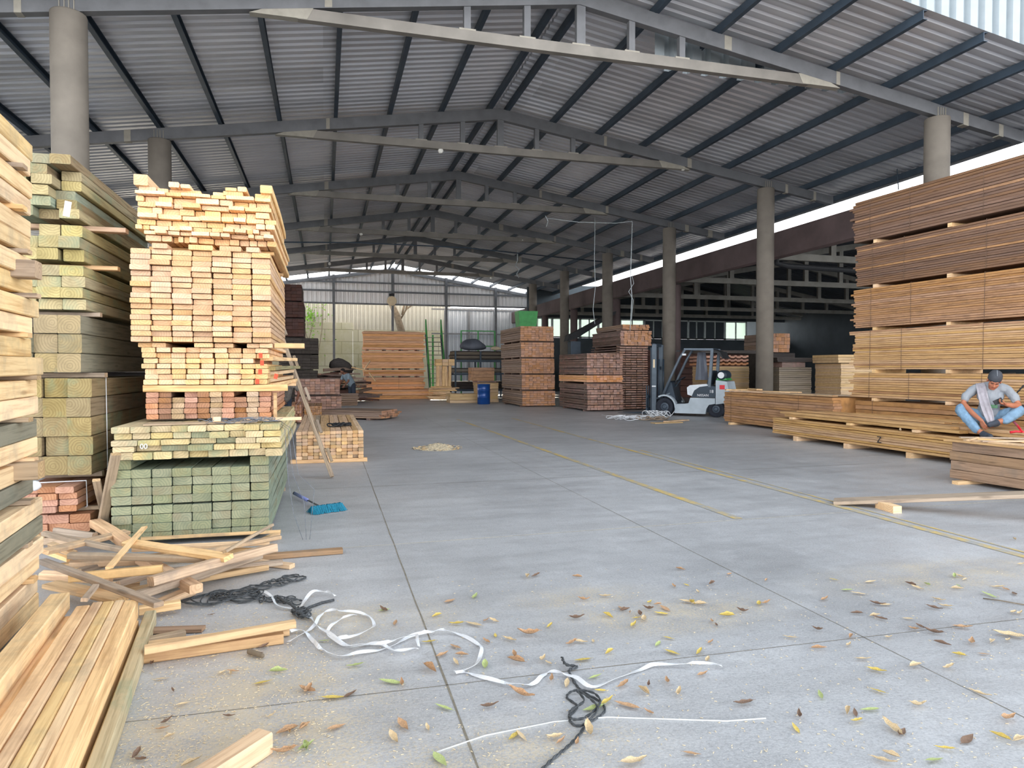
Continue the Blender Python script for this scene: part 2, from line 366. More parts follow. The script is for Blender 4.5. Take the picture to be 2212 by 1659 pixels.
def profile(y0, y1, pitch, h):
    pts = []; y = y0
    while y < y1:
        for f, z in ((0.0, 0.0), (0.5, 0.0), (0.62, h), (0.88, h)):
            pts.append((y + f * pitch, z))
        y += pitch
    return pts
prof = profile(Y0R, Y1R, 0.25, 0.04)
for nm, xs in (('ceiling', (RX - 0.02, -11.6)), ('ceiling', (RX + 0.02, 15.75))):
    mb = MB(); ra = []
    nx = 8
    for i in range(nx + 1):
        x = xs[0] + (xs[1] - xs[0]) * i / nx
        ra.append(mb.ring([(x, y, ztop(x) + 0.17 + z) for y, z in prof]))
    for a, b in zip(ra, ra[1:]):
        for k in range(len(prof) - 1): mb.face([a[k], a[k + 1], b[k + 1], b[k]])
    structure(mb.build(nm, M['sheet']))
mb = MB(); mb.prism([(RX - 0.3, ztop(RX - 0.3) + 0.23), (RX, RZ + 0.31), (RX + 0.3, ztop(RX + 0.3) + 0.23), (RX, RZ + 0.28)], Y0R, Y1R); structure(mb.build('ceiling_ridge_cap', M['sheet']))
# ---- purlins, one long dark channel each
PUR = [0.24, 1.55, 2.9, 4.25, 5.6, 6.95, 8.3, 9.65, 10.95, 12.3, 13.6]
for sgn, side in ((-1, 'left'), (1, 'right')):
    for i, d in enumerate(PUR):
        x = RX + sgn * d
        if sgn > 0 and i > 8: continue
        z0 = ztop(x); mb = MB()
        mb.prism([(x - 0.045, z0), (x + 0.045, z0), (x + 0.045, z0 + 0.012), (x - 0.033, z0 + 0.012), (x - 0.033, z0 + 0.15), (x + 0.045, z0 + 0.15), (x + 0.045, z0 + 0.162), (x - 0.045, z0 + 0.162)], Y0R + 0.02, 48.1)
        o = mb.build('roof_purlin', M['purlin'])
        tag(o, f'long dark steel roof purlin, {ORD[i]} out from the ridge on the {side} slope', 'purlin', f'purlins of the {side} roof slope', 'thing')
# ---- trusses
TY = [12 + 5.98 * i for i in range(6)]
M['tie'] = plain('taupe_steel', (124, 120, 114), 0.6, 0.1, 0.22, 1.6)
M['patch'] = plain('primer_patch', (150, 146, 136), 0.7, 0, 0.1, 8)
def truss(Y, idx):
    lab = ['nearest', 'second nearest', 'third nearest', 'fourth nearest', 'second farthest', 'farthest'][idx]
    t = thing('roof_truss', f'grey steel roof truss with short posts, {lab} to the yard entrance', 'truss', (RX, Y, 0), group='steel trusses under the main roof')
    xe = 10.62
    for s in (-1, 1):
        mb = MB(); zr = RZ; L = xe if s > 0 else 14.6
        mb.prism([(0, zr), (s * L, zr - SL * L), (s * L, zr - SL * L - 0.24), (0, zr - 0.29)], -0.075, 0.075)
        r = mb.build('rafter', M['steel'], t)
        for d in (3.0, 5.6, 8.9, 9.9) if s > 0 else (4.4, 8.9):
            zc = zr - SL * d; w = R.uniform(0.08, 0.2); mb = MB()
            mb.prism([(s * d, zc + .002), (s * (d + w), zc - SL * w + .002), (s * (d + w), zc - SL * w - 0.262), (s * d, zc - 0.267)], -0.079, 0.079)
            mb.build('weld_patch', M['patch'], r)
    # bottom chord fixed to the underside of both rafters
    mb = MB(); zt = 7.33
    mb.box((0.0, 0, zt + 0.09), (9.9, 0.13, 0.19)); c = mb.build('tie_beam', M['tie'], t)
    for s in (-1, 1): mb = MB(); mb.prism([(s * 4.8, zt + .003), (s * 5.7, zt + 0.0), (s * 5.2, zt + 0.194), (s * 4.7, zt + .194)], -0.072, 0.072); mb.build('gusset', M['patch'], c)
    for k, dx in enumerate((-2.1, -1.0, 0.03, 1.05, 2.1)):
        mb = MB(); w = 0.17 if k == 2 else 0.12
        zb = zt + 0.18; ze = RZ - SL * abs(dx) - 0.25
        mb.box((dx, 0, (zb + ze) / 2), (w, 0.11, ze - zb)); p = mb.build('post', M['steel'], t)
        mb = MB(); mb.box((dx, 0, zb + 0.012), (w + 0.18, 0.135, 0.03)); mb.build('plate', M['patch'], p)
    for s in (-1, 1):       # bearing plates over the columns
        d = 8.3; zc = RZ - SL * d - 0.26
        for q in (-0.1, -0.03, 0.03, 0.1): mb = MB(); mb.box((s * d + q, 0, zc + 0.06), (0.012, 0.19, 0.30)); mb.build('bearing_rib', M['patch'], t)
for i, Y in enumerate(TY): truss(Y, i)
# ---- round columns
def column(x, y, h, r, lab, grp, mat='conc'):
    mb = MB(); mb.lathe([(r, 0), (r, h - 0.02), (r * 0.97, h)], 28)
    o = mb.build('round_column', M[mat], smooth=False)
    for p in o.data.polygons: p.use_smooth = len(p.vertices) == 4
    o.location = (x, y, 0); tag(o, lab, 'column', grp, 'thing'); return o
zc = RZ - SL * 8.3 - 0.27
for i, Y in enumerate(TY):
    column(12.82, Y, zc, 0.25, f'round concrete column under the right side, {ORD[i]} from the yard entrance', 'right row of columns')
for i, Y in enumerate(TY[:3]):
    column(-3.75, Y, zc, 0.25, f'round concrete column rising behind the left lumber, {ORD[i]} from the entrance', 'left row of columns')
# eave gutter pipe along the right edge
mb = MB(); mb.tube([(15.5, Y0R, ztop(15.5) - 0.04), (15.5, 47, ztop(15.5) - 0.04)], 0.035, 8)
tag(mb.build('eave_pipe', M['steel']), 'thin grey pipe running along the right eave of the roof', 'pipe')
# ---- far gable wall
M['clad'] = roof_mat('gable_cladding', (232, 230, 230), 0.1)
M['fence'] = roof_mat('old_cladding', (158, 155, 144), 0.2, 0.7)
def sheet_wall(name, x0, x1, z0, z1f, Y, mat, pitch=0.24, h=0.04):
    mb = MB(); pts = profile(x0, x1, pitch, h); pts = [p for p in pts if p[0] <= x1]
    a = mb.ring([(x, Y + z, z0) for x, z in pts]); b = mb.ring([(x, Y + z, z1f(x)) for x, z in pts])
    for k in range(len(pts) - 1): mb.face([a[k], a[k + 1], b[k + 1], b[k]])
    return structure(mb.build(name, mat))
YG = 48.2
gt = lambda x: ztop(x) + 0.14
sheet_wall('wall_gable', -7, 16.2, 6.05, gt, YG, M['clad'], 0.3, 0.05)
def sbar(name, a, b, w, h, mat='steel'):
    mb = MB(); mb.bar(a, b, w, h); return structure(mb.build(name, M[mat]))
for s in (-1, 1): sbar('trim_1', (RX, YG - 0.1, RZ - 0.1), (RX + s * 11.6, YG - 0.1, RZ - 0.1 - SL * 11.6), 0.12, 0.2)
for z in (6.05, 6.9, 7.5):
    hw = min(11.6, (RZ - z - 0.1) / SL)
    sbar('trim_2', (RX - hw, YG - 0.08, z), (RX + hw, YG - 0.08, z), 0.08, 0.11)
for x in (0.6, 4.55, 8.3, 11.9, 15.0):
    sbar('trim_3', (x, YG - 0.14, 0), (x, YG - 0.14, gt(x) - 0.1), 0.16, 0.16)
# boundary wall behind: rendered block wall with old sheets above, newer sheets to the right
def blockwall():
    m, nt, b = newmat('mossy_block')
    tc = N(nt, 'ShaderNodeTexCoord'); P = tc.outputs['Object']
    br = N(nt, 'ShaderNodeTexBrick'); br.inputs['Scale'].default_value = 1.0; br.inputs['Brick Width'].default_value = 2.4; br.inputs['Row Height'].default_value = 0.9
    br.inputs['Mortar Size'].default_value = 0.02; br.inputs['Color1'].default_value = lin((176, 172, 152)); br.inputs['Color2'].default_value = lin((164, 160, 138)); br.inputs['Mortar'].default_value = lin((120, 118, 96))
    mp = N(nt, 'ShaderNodeMapping'); mp.inputs['Rotation'].default_value = (math.pi / 2, 0, 0); nt.links.new(P, mp.inputs[0]); nt.links.new(mp.outputs[0], br.inputs[0])
    n = nz(nt, P, 0.7, 6, 0.7)
    nt.links.new(mixc(nt, ramp(nt, n, [(0.45, (0, 0, 0, 1)), (0.65, (0.5, 0.5, 0.5, 1))]), br.outputs[0], lin((140, 138, 100))), b.inputs['Base Color']); b.inputs['Roughness'].default_value = 0.9
    return m
M['block'] = blockwall()
mb = MB(); mb.box((-3.5, 52.2, 2.5), (11, 0.2, 5.0)); mb.box((5.5, 52.2, 2.25), (6.98, 0.2, 4.5)); structure(mb.build('wall_boundary', M['block']))
sheet_wall('wall_back', -7.0, 2.0, 5.0, lambda x: 7.0, 52.4, M['fence'], 0.3, 0.05)
sheet_wall('wall_back', 2.0, 9.4, 4.4, lambda x: 7.0, 52.4, M['fence'], 0.3, 0.05)
M['fence2'] = roof_mat('newer_cladding', (168, 174, 182), 0.15, 0.9)
sheet_wall('wall_back', 8.6, 15.8, 0.0, lambda x: 6.16, 50.5, M['fence2'], 0.3, 0.05)
for z in (6.0, 4.2): sbar('trim_4', (7.6, 50.35, z), (15.8, 50.35, z), 0.1, 0.1)
for x in (8.6, 10.4, 12.4): sbar('trim_5', (x, 50.3, 0), (x, 50.3, 5.9), 0.14, 0.14)
# tall white sheeting above the near roof edge on the right
M['parapet'] = plain('white_sheeting', (150, 160, 166), 0.5, 0.0, 0.05, 4)
sheet_wall('wall_parapet', 6.4, 24, 7.6, lambda x: 15.0, 12.6, M['parapet'], 0.42, 0.12)
# left side of the shed: block wall far behind the stacks
mb = MB(); mb.box((-11.9, 28, 2.2), (0.2, 44, 4.4)); structure(mb.build('wall_left', M['block']))
# ---- neighbouring shed on the right
GX = 13.75
mb = MB()
mb.prism([(GX, 5.10), (GX + 0.06, 5.04), (GX + 0.35, 5.10), (GX + 0.40, 5.62), (GX + 0.34, 5.62), (GX + 0.3, 5.18), (GX + 0.1, 5.18), (GX + 0.05, 5.86), (GX, 5.88)], 8, 52)
structure(mb.build('trim_6', M['gutter']))
M['sheet_d'] = roof_mat('neighbour_sheet', (92, 96, 104), 0.25)
prof2 = profile(8, 52, 0.35, 0.04)
for xs in ((GX + 0.1, 24.0), (24.0, 34.5)):
    mb = MB(); zf = lambda x: 5.7 + 0.17 * (10.35 - abs(x - 24.0))
    a = mb.ring([(xs[0], y, zf(xs[0]) + z) for y, z in prof2]); b = mb.ring([(xs[1], y, zf(xs[1]) + z) for y, z in prof2])
    for k in range(len(prof2) - 1): mb.face([a[k], a[k + 1], b[k + 1], b[k]])
    structure(mb.build('ceiling_neighbour', M['sheet_d']))
for i, Y in enumerate((13.6, 19.6, 25.6, 31.6, 37.6, 43.0)):
    t = thing('roof_truss', f'pale grey truss of the neighbouring shed, {ORD[i]} from the entrance', 'truss', (24, Y, 0), group='trusses of the neighbouring shed')
    for s in (-1, 1):
        mb = MB(); mb.prism([(0, 7.35), (s * 9.8, 7.35 - 0.17 * 9.8), (s * 9.8, 7.1 - 0.17 * 9.8), (0, 7.1)], -0.08, 0.08); mb.build('rafter', M['beamgrey'], t)
    mb = MB(); mb.box((0, 0, 5.28), (19.4, 0.14, 0.22)); mb.build('tie_beam', M['beamgrey'], t)
    for dx in (-7.4, -5.6, -3.7, -1.9, 0, 1.9, 3.7, 5.6, 7.4):
        ze = 7.12 - 0.17 * abs(dx); mb = MB(); mb.box((dx, 0, (5.39 + ze) / 2), (0.2, 0.12, ze - 5.39)); mb.build('post', M['beamgrey'], t)
    if i: column(GX + 0.25, Y, 5.04, 0.21, f'dark round column of the neighbouring shed, {ORD[i - 1]} one past the big stack', 'neighbouring columns', 'gutter')
mb = MB()
YW = 46.0
mb.box((24.5, YW, 1.9), (21.7, 0.2, 3.8)); mb.box((24.5, YW, 6.35), (21.7, 0.2, 2.3))
structure(mb.build('wall_neighbour', M['interior']))
mb = MB(); mb.box((34.6, 28, 3.2), (0.2, 46, 6.4)); structure(mb.build('wall_right', M['interior']))
M['frame'] = plain('window_frame', (196, 206, 206), 0.5)
def glass_mat():
    m, nt, b = newmat('pale_green_glass')
    b.inputs['Base Color'].default_value = lin((214, 236, 214)); b.inputs['Roughness'].default_value = 0.3; b.inputs['Transmission Weight'].default_value = 0.45; b.inputs['IOR'].default_value = 1.1
    return m
M['glass'] = glass_mat()
x = 14.0; i = 1
while x < 30:
    w = (1.9, 1.5, 2.1, 1.4, 1.7)[i % 5]
    mb = MB()
    for a, b_ in (((x, YW, 3.85), (x + w, YW, 3.85)), ((x, YW, 5.15), (x + w, YW, 5.15)), ((x + 0.04, YW, 3.8), (x + 0.04, YW, 5.2)), ((x + w - 0.04, YW, 3.8), (x + w - 0.04, YW, 5.2)), ((x + w / 2, YW, 3.8), (x + w / 2, YW, 5.2)), ((x, YW, 3.85), (x + w, YW, 3.85))):
        mb.bar(a, b_, 0.08, 0.08)
    fr = structure(mb.build(f'window_{i}', M['frame']))
    mb = MB(); mb.box((x + w / 2, YW + 0.03, 4.5), (w, 0.012, 1.3)); mb.build('pane', M['glass'] if i not in (6, 7, 8, 9) else M['interior'], fr)
    x += w; i += 1
# black downpipe elbow / gutter branch over the neighbouring yard
mb = MB(); mb.tube([(14.1, 19.3, 5.35), (14.2, 19.3, 5.0), (14.6, 19.3, 4.93), (18.5, 19.3, 4.85)], 0.09, 10)
tag(mb.build('drain_pipe', M['black']), 'black drain pipe curving under the brown gutter beyond the columns', 'pipe')
# ================================================================== LUMBER, LEFT SIDE
W_L, W_P, W_D = 'layer down', 'pair down', 'down'
def rowword(i, n): return 'top' if i == n - 1 else ORD[n - 1 - i]
def rowph(i, n, w='row down'):
    w = w.replace('down', '').strip(); o = rowword(i, n)
    return (f'{o} {w}' if w else f'{o} one') if o == 'top' else f'{o} {w} down'.replace('  ', ' ')
# ---- near left stack of pale timbers in pairs on stickers (S1), turned a little like the timbers on the ground
ang = math.radians(-5.2); d1 = Vector((math.sin(ang), math.cos(ang), 0)); n1 = Vector((math.cos(ang), -math.sin(ang), 0))
base = Vector((-1.73, 4.9, 0)) - n1 * 0.18
zz = 0.05; row = 0; nlev = 12
for lev in range(nlev):
    for k in range(2):
        h = 0.109 + R.uniform(-0.006, 0.006)
        j = R.uniform(-0.03, 0.03); e = R.uniform(-0.05, 0.04)
        mat = 'grey_t' if (lev, k) in ((3, 0), (4, 1), (2, 0)) else 'pine_raw'
        o = board('timber', base + d1 * (e - 3.4) + n1 * j + Vector((0, 0, zz + h / 2)), base + d1 * e + n1 * j + Vector((0, 0, zz + h / 2)), 0.36, h - 0.004, mat,
              label=f"pale squared timber in the near left stack, {rowph(lev, nlev, W_P)}, {'upper' if k else 'lower'} one" if mat == 'pine_raw' else f"greenish timber in the near left stack, {rowph(lev, nlev, W_P)}, {'upper' if k else 'lower'} one",
              cat='timber', group='timbers of the near left stack')
        zz += h
    if lev < nlev - 1:
        e = R.uniform(-0.35, -0.14); pr = R.uniform(0.0, 0.04)
        board('sticker', base + d1 * e - n1 * 0.16 + Vector((0, 0, zz + 0.013)), base + d1 * e + n1 * (0.2 + pr) + Vector((0, 0, zz + 0.013)), 0.09, 0.026, 'old' if lev % 3 else 'pine',
              label=f'short spacer lath between timber pairs of the near left stack, {ORD[nlev - 2 - lev]} from the top', cat='spacer', group='spacers in the near left stack')
        zz += 0.026
# blunt cross pieces poking out of that stack
for z_, nm in ((2.13, 'upper'), (0.96, 'lower')):
    board('crosspiece', base + d1 * -0.30 + n1 * 0.1 + Vector((0, 0, z_)), base + d1 * -0.30 + n1 * 0.27 + Vector((0, 0, z_)), 0.14, 0.1, 'old',
          label=f'grey cross block poking out of the near left stack, {nm} one', cat='block', group='cross blocks in the near left stack')
# ---- generic grid of loose boards whose ends face the entrance
def grid(name, x0, x1, y, L, z0, rows, mat, h, what, where, cat, group, jy=0.05, gap=0.004, mats=None, cols=None, wob=0.004, skip=(), tilt=0.0):
    """rows: number of layers; cols: boards per layer"""
    z = z0; w = (x1 - x0) / cols
    for r in range(rows):
        hh = h
        for c in range(cols):
            if (r, c) in skip: continue
            ww = w - gap - R.uniform(0, 0.004); xc = x0 + w * (c + 0.5) + R.uniform(-wob, wob) + tilt * (z - z0)
            e = R.uniform(-jy, jy); zc_ = z + hh / 2 + R.uniform(-0.0015, 0.0015)
            m = mats(r, c) if mats else mat
            h2 = hh - 0.003 - R.uniform(0, 0.004)
            board(name, (xc, y + e, zc_), (xc + R.uniform(-.004, .004), y + e + L, zc_), ww, h2, m,
                  label=f'{what} end, {rowph(r, rows)}, {ORD[c]} from left, {where}', cat=cat, group=group)
        z += hh
    return z
def bearer(x0, x1, y, z, w, h, mat, lab, L=None):
    return board('bearer', (x0, y, z), (x1, y, z), w, h, mat, label=lab, cat='bearer')
# --- S2: green-treated stack behind the near one
S2L = 2.6
def s2(n, x1, cols, w, z0, rows, h, mat, what, where, cat='board', jy=0.04, y=6.9, L=S2L, mats=None, tilt=0, jx=0.01, skip=()):
    grid(n, x1 - cols * w, x1, y, L, z0, rows, mat, h, what, where, cat, where, jy, cols=cols, wob=jx, mats=mats, tilt=tilt, skip=skip)
s2('board', -2.04, 3, 0.17, 0.10, 2, 0.082, 'red', 'orange-brown board', 'lowest bundle behind the near stack')
bearer(-2.56, -2.0, 7.05, 0.285, 0.06, 0.035, 'old', 'dark bearer between the two reddish bundles at the left')
s2('board', -2.10, 3, 0.145, 0.305, 4, 0.058, 'red', 'reddish board', 'small strapped reddish bundle', y=6.75)
bearer(-2.56, -2.0, 7.15, 0.585, 0.07, 0.05, 'old', 'bearer under the stack of big brown-green beams')
s2('beam', -2.0, 3, 0.195, 0.612, 5, 0.172, 'brown_t', 'big brown-green beam', 'beam stack behind the near stack', cat='beam', jy=0.03, y=6.88)
bearer(-2.60, -1.98, 7.2, 1.497, 0.1, 0.045, 'old', 'bearer on top of the big brown-green beams')
s2('beam', -2.08, 3, 0.19, 1.522, 2, 0.172, 'grey_t', 'thick grey-green beam', 'small tier of weathered beams', cat='beam', jy=0.05)
s2('beam', -2.08, 2, 0.19, 1.866, 1, 0.165, 'grey_t', 'thick grey-green beam', 'uppermost beams of the weathered tier', cat='beam', jy=0.03)
bearer(-2.62, -2.0, 7.15, 2.055, 0.07, 0.04, 'old', 'bearer under the olive planks')
s2('board', -2.05, 3, 0.19, 2.078, 4, 0.098, 'olive', 'olive treated plank', 'lower olive tier', cat='plank', jy=0.05)
bearer(-2.62, -1.86, 7.2, 2.492, 0.09, 0.038, 'pine_b', 'pale bearer poking out under the middle olive tier')
s2('board', -2.08, 3, 0.17, 2.513, 3, 0.108, 'olive', 'olive treated plank', 'middle olive tier', cat='plank', jy=0.06, skip=((2, 0),))
bearer(-2.62, -1.8, 7.25, 2.858, 0.11, 0.045, 'pine_b', 'pale bearer poking out under the top olive tier')
s2('board', -2.12, 3, 0.165, 2.885, 6, 0.088, 'olive', 'greenish treated plank', 'jumbled top treated tier', cat='plank', jy=0.13, jx=0.03,
   mats=lambda r, c: ('treat', 'olive', 'olive', 'brown_t')[(r * 5 + c * 3) % 4])
o = tag(link('paper_label', None) if False else (lambda mb: (mb.box((0, 0, 0), (0.05, 0.002, 0.13)), mb.build('paper_label', M['white']))[1])(MB()),
        'small white paper label hanging from the jumbled top treated planks', 'label')
o.location = (-2.13, 6.72, 2.93); o.rotation_euler = (0.1, 0.12, 0.5)
# straps of the beam stack and small reddish bundle
def wire(pts, r, mat, label, cat, nm='strap', n=6):
    mb = MB(); mb.tube(pts, r, n); o = mb.build(nm, M[mat], smooth=True); return tag(o, label, cat)
wire([(-2.59, 7.25, 1.475), (-1.995, 7.25, 1.478), (-1.99, 7.25, 0.61), (-2.0, 7.25, 0.60)], 0.004, 'white', 'thin pale strap tied round the big brown-green beams', 'strap')
wire([(-2.55, 6.98, 0.54), (-2.09, 6.98, 0.545), (-2.085, 6.98, 0.31), (-2.1, 6.98, 0.302)], 0.006, 'white', 'white strap round the small reddish bundle', 'strap')
# plastic sheet crumpled behind
mb = MB()
bpts = [(0, 0, 0), (0.09, 0.02, 0.02), (0.11, 0.05, 0.09), (0.05, 0.03, 0.14), (-0.03, 0.02, 0.1), (0.04, -0.04, 0.06), (0.0, 0.09, 0.07), (0.06, 0.11, 0.03)]
import bmesh
def hull(name, pts, mat, label, cat, loc, sub=0):
    bm = bmesh.new()
    for p in pts: bm.verts.new(p)
    bmesh.ops.convex_hull(bm, input=bm.verts)
    me = bpy.data.meshes.new(name); bm.to_mesh(me); bm.free(); me.materials.append(M[mat]); o = link(name, me); o.location = loc
    if sub:
        s = o.modifiers.new('s', 'SUBSURF'); s.levels = s.render_levels = sub
        for p in me.polygons: p.use_smooth = True
    return tag(o, label, cat)
hull('plastic_bag', bpts, 'white', 'crumpled white plastic bag stuffed beside the small reddish bundle', 'bag', (-2.42, 6.62, 0.5), 1)
# supports under S2
for x in (-2.45, -2.1): board('bearer', (x, 6.9, 0.05), (x, 9.3, 0.05), 0.1, 0.098, 'old', label='squared runner on the floor under the lowest reddish bundle', cat='bearer', group='runners under the left stack')
# two old boards leaning against the green beams
board('leaning_board', G(222, 1165, 0) + Vector((0, -0.1, 0.02)), (-1.72, 6.5, 0.83), 0.075, 0.045, 'old', label='round-edged old pole leaning in the gap beside the green beams', cat='board')
board('leaning_board', G(238, 1150, 0) + Vector((0, -0.05, 0.02)), (-1.90, 6.60, 0.6), 0.06, 0.03, 'old', label='shorter weathered board leaning behind the old pole', cat='board')
# --- S3: the tall centre-left pile
XL, XR = -1.80, -0.50
for yy in (6.9, 9.2): bearer(XL, XR, yy, 0.02, 0.1, 0.04, 'old', f"squared bearer on the floor under the {'front' if yy < 8 else 'back'} of the green beams")
z = grid('beam', XL, XR, 6.63, 3.3, 0.042, 4, 'treat', 0.0775, 'green treated beam', 'lower half of the tier', 'beam', 'green beams under the centre pile', 0.012, cols=8)
z = grid('beam', XL, XR, 6.63, 3.3, z + 0.012, 4, 'treat', 0.0775, 'green treated beam', 'upper half of the tier', 'beam', 'green beams under the centre pile', 0.015, cols=8)
zF = z
for c, (hh, lab) in {7: (0.085, 'green beam lying alone on the right of the green tier'), 0: (0.085, 'green beam lying alone on the left of the green tier')}.items():
    xc = XL + (XR - XL) / 8 * (c + 0.5)
    board('beam', (xc, 6.63, zF + hh / 2), (xc, 9.9, zF + hh / 2), 0.16, hh - 0.004, 'treat', label=lab, cat='beam')
bearer(-1.68, -0.7, 7.4, zF + 0.043, 0.1, 0.082, 'treat', 'green cross bearer between the green beams and the yellow boards')
bearer(-1.68, -0.7, 9.3, zF + 0.043, 0.1, 0.082, 'treat', 'rear cross bearer between the green beams and the yellow boards')
zE = zF + 0.088
rows_e = [(0.068, 9), (0.055, 7), (0.052, 7), (0.058, 9), (0.058, 9)]
z = zE
for r, (hh, nc) in enumerate(rows_e):
    x = -1.76 + R.uniform(-.02, .02); tot = 1.38
    ws = [R.uniform(0.85, 1.2) for _ in range(nc)]; s_ = sum(ws)
    for c, q in enumerate(ws):
        w = tot * q / s_; e = R.uniform(-0.05, 0.05)
        board('board', (x + w / 2, 6.6 + e, z + hh / 2), (x + w / 2, 9.75 + e, z + hh / 2), w - 0.006, hh - 0.004 - R.uniform(0, .004), 'treat' if (r, c) in ((1, 2), (1, 3), (2, 4), (3, 4)) else 'yellow',
              label=f'yellowish board end, {rowph(r, 5)}, {ORD[c]} from left, tier above the green beams', cat='board', group='yellowish boards above the green beams')
        x += w
    z += hh
zE1 = z
# chalk mark on a yellow board
# tier D: strapped bundle on the yellow tier, shade put into its board colours
D = thing('lumber_bundle', 'shaded bundle of darkened board ends squeezed between pale tiers of the centre pile', 'lumber bundle', (-1.07, 8.8, zE1 + 0.02))
x0 = -0.57
zz = 0.0
for r in range(5):
    x = x0
    for c in range(10):
        w = 0.112 + R.uniform(-.006, .006)
        if r == 4 and c in (2, 7): x += w; continue
        o = board('board', (x + w / 2, -1.62 + R.uniform(-.03, .03), zz + 0.026), (x + w / 2, .85, zz + 0.026), w - 0.005, 0.048, ('red', 'old', 'amber_d')[(r * 3 + c * 2) % 3], D)
        x += w
    zz += 0.052
for yy in (-1.5, 1.4):
    mb = MB(); mb.box((-0.02, yy, 0.0), (1.1, 0.1, 0.001)); 
board('bottom_bearer', (-0.56, -1.4, -0.011), (0.56, -1.4, -0.011), 0.1, 0.018, 'old', D); board('bottom_bearer', (-0.56, .6, -0.011), (0.56, .6, -0.011), 0.1, 0.018, 'old', D)
mb = MB(); mb.box((0.585, -1.5, 0.115), (0.03, 0.09, 0.25)); mb.build('corner_board', M['pine'], D)
zD = zE1 + 0.02 + 0.262
for yy in (7.2, 9.3): bearer(-1.66, -0.36, yy, zD + 0.034, 0.09, 0.064, 'pine', f"long pale bearer across the pile above the shaded bundle, {'front' if yy < 8 else 'rear'} one")
zC = zD + 0.068
# tier C
zC1 = grid('board', -1.66, -0.54, 7.16, 2.5, zC, 7, 'pine', 0.051, 'small pine board', 'tier with the red paint mark', 'board', 'pine boards with the red mark', 0.04, cols=9, wob=0.012, skip=((4, 8),))
grid('board', -1.70, -1.45, 7.15, 2.5, zC1, 1, 'pine', 0.045, 'loose pine board', 'on the red-marked tier, left', 'board', 'loose boards on the red-marked tier', 0.04, cols=2)
grid('board', -1.2, -0.86, 7.12, 2.5, zC1, 1, 'pine', 0.045, 'loose pine board', 'on the red-marked tier, middle', 'board', 'loose boards on the red-marked tier', 0.04, cols=2)
grid('board', -0.74, -0.5, 7.14, 2.5, zC1, 1, 'pine', 0.045, 'loose pine board', 'on the red-marked tier, right', 'board', 'loose boards on the red-marked tier', 0.04, cols=2)
M['redpaint'] = plain('red_paint', (214, 76, 44), 0.6, 0, 0.3, 40)
for k, (px, py) in enumerate(((563, 768), (566, 784), (562, 803), (556, 824), (596, 813))):
    p = PY(px, py, 7.13 if k != 4 else 7.1); mb = MB(); mb.box((0, 0, 0), (0.035, 0.003, 0.05)); o = mb.build('paint_mark', M['redpaint']); o.location = p
    o.rotation_euler = (0, R.uniform(-.4, .4), 0); tag(o, f'red paint smear on the small pine board ends, {ORD[k]} down', 'paint mark')
# ragged short ends sticking out to the right of tier C
for k, (px, py, L, mat) in enumerate(((612, 775, .35, 'pine'), (618, 796, .4, 'olive'), (606, 806, .3, 'pine'), (604, 822, .32, 'pine'), (612, 832, .38, 'pine'))):
    p = PY(px, py, 7.25 + 0.1 * k)
    board('board', p + Vector((-0.16, 0.0, 0)), p + Vector((0.0, L * 6, 0.02)), 0.12, 0.04, mat, label=f'ragged board sticking out on the right of the red-marked tier, {ORD[k]} down', cat='board')
zB0 = zC1
bearer(-0.485, -0.2, 7.3, zB0 + 0.028, 0.14, 0.05, 'pine', 'thick pale bearer end poking out to the right under the tall squared tier')
zB = zB0 + 0.047
zB1 = grid('board', -1.73, -0.50, 7.03, 2.5, zB, 17, 'pine_b', 0.0508, 'pine board', 'tall squared tier', 'board', 'pine boards of the tall squared tier', 0.035, cols=7, wob=0.006, gap=0.007)
for k, (xa, w) in enumerate(((-1.47, 0.13), (-1.12, 0.21), (-0.86, 0.19), (-0.66, 0.12))):
    board('board', (xa, 7.0, zB1 + 0.024), (xa, 9.5, zB1 + 0.024), w, 0.046, 'pine_b', label=f'loose board lying flat on the tall squared tier, {ORD[k]} from left', cat='board')
# tier A: jumbled battens
zA = zB1 + 0.05
board('bearer', (-1.66, 7.5, zA + 0.02), (-0.5, 7.5, zA + 0.02), 0.08, 0.036, 'pine', label='front bearer under the jumbled top tier', cat='bearer')
board('bearer', (-1.66, 9.1, zA + 0.02), (-0.5, 9.1, zA + 0.02), 0.08, 0.036, 'pine', label='rear bearer under the jumbled top tier', cat='bearer')
zA += 0.04
rows_a = [(0.062, 13, 7.2), (0.042, 11, 7.12), (0.046, 12, 7.1), (0.058, 9, 7.12), (0.050, 8, 7.1), (0.066, 10, 7.14), (0.048, 7, 7.1), (0.060, 9, 7.13), (0.040, 6, 7.1), (0.052, 8, 7.12)]
rows_a = [(a * .96, b, c) for a, b, c in rows_a]; z = zA; NR = len(rows_a)
for r, (hh, nc, yy) in enumerate(rows_a):
    x = -1.68 + (0.06 if r < 2 else 0) + R.uniform(-.02, .02); tot = 1.18 + R.uniform(-.02, .05)
    ws = [R.choice((0.6, 0.9, 1.0, 1.1, 1.7)) for _ in range(nc)]; s_ = sum(ws)
    for c, q in enumerate(ws):
        w = tot * q / s_; e = R.uniform(-0.06, 0.05)
        if r == NR - 1 and c in (3, 6): x += w; continue
        board('batten', (x + w / 2, yy + e, z + hh / 2), (x + w / 2 + R.uniform(-.01, .01), yy + e + 2.4, z + hh / 2), w - 0.007, hh - 0.004 - R.uniform(0, .006), 'pine',
              roll=R.uniform(-.02, .02), label=f'pine batten end, {rowph(r, NR)}, {ORD[c]} from left, jumbled top tier', cat='batten', group='jumbled battens on top of the centre pile')
        x += w
    z += hh
zTop = z
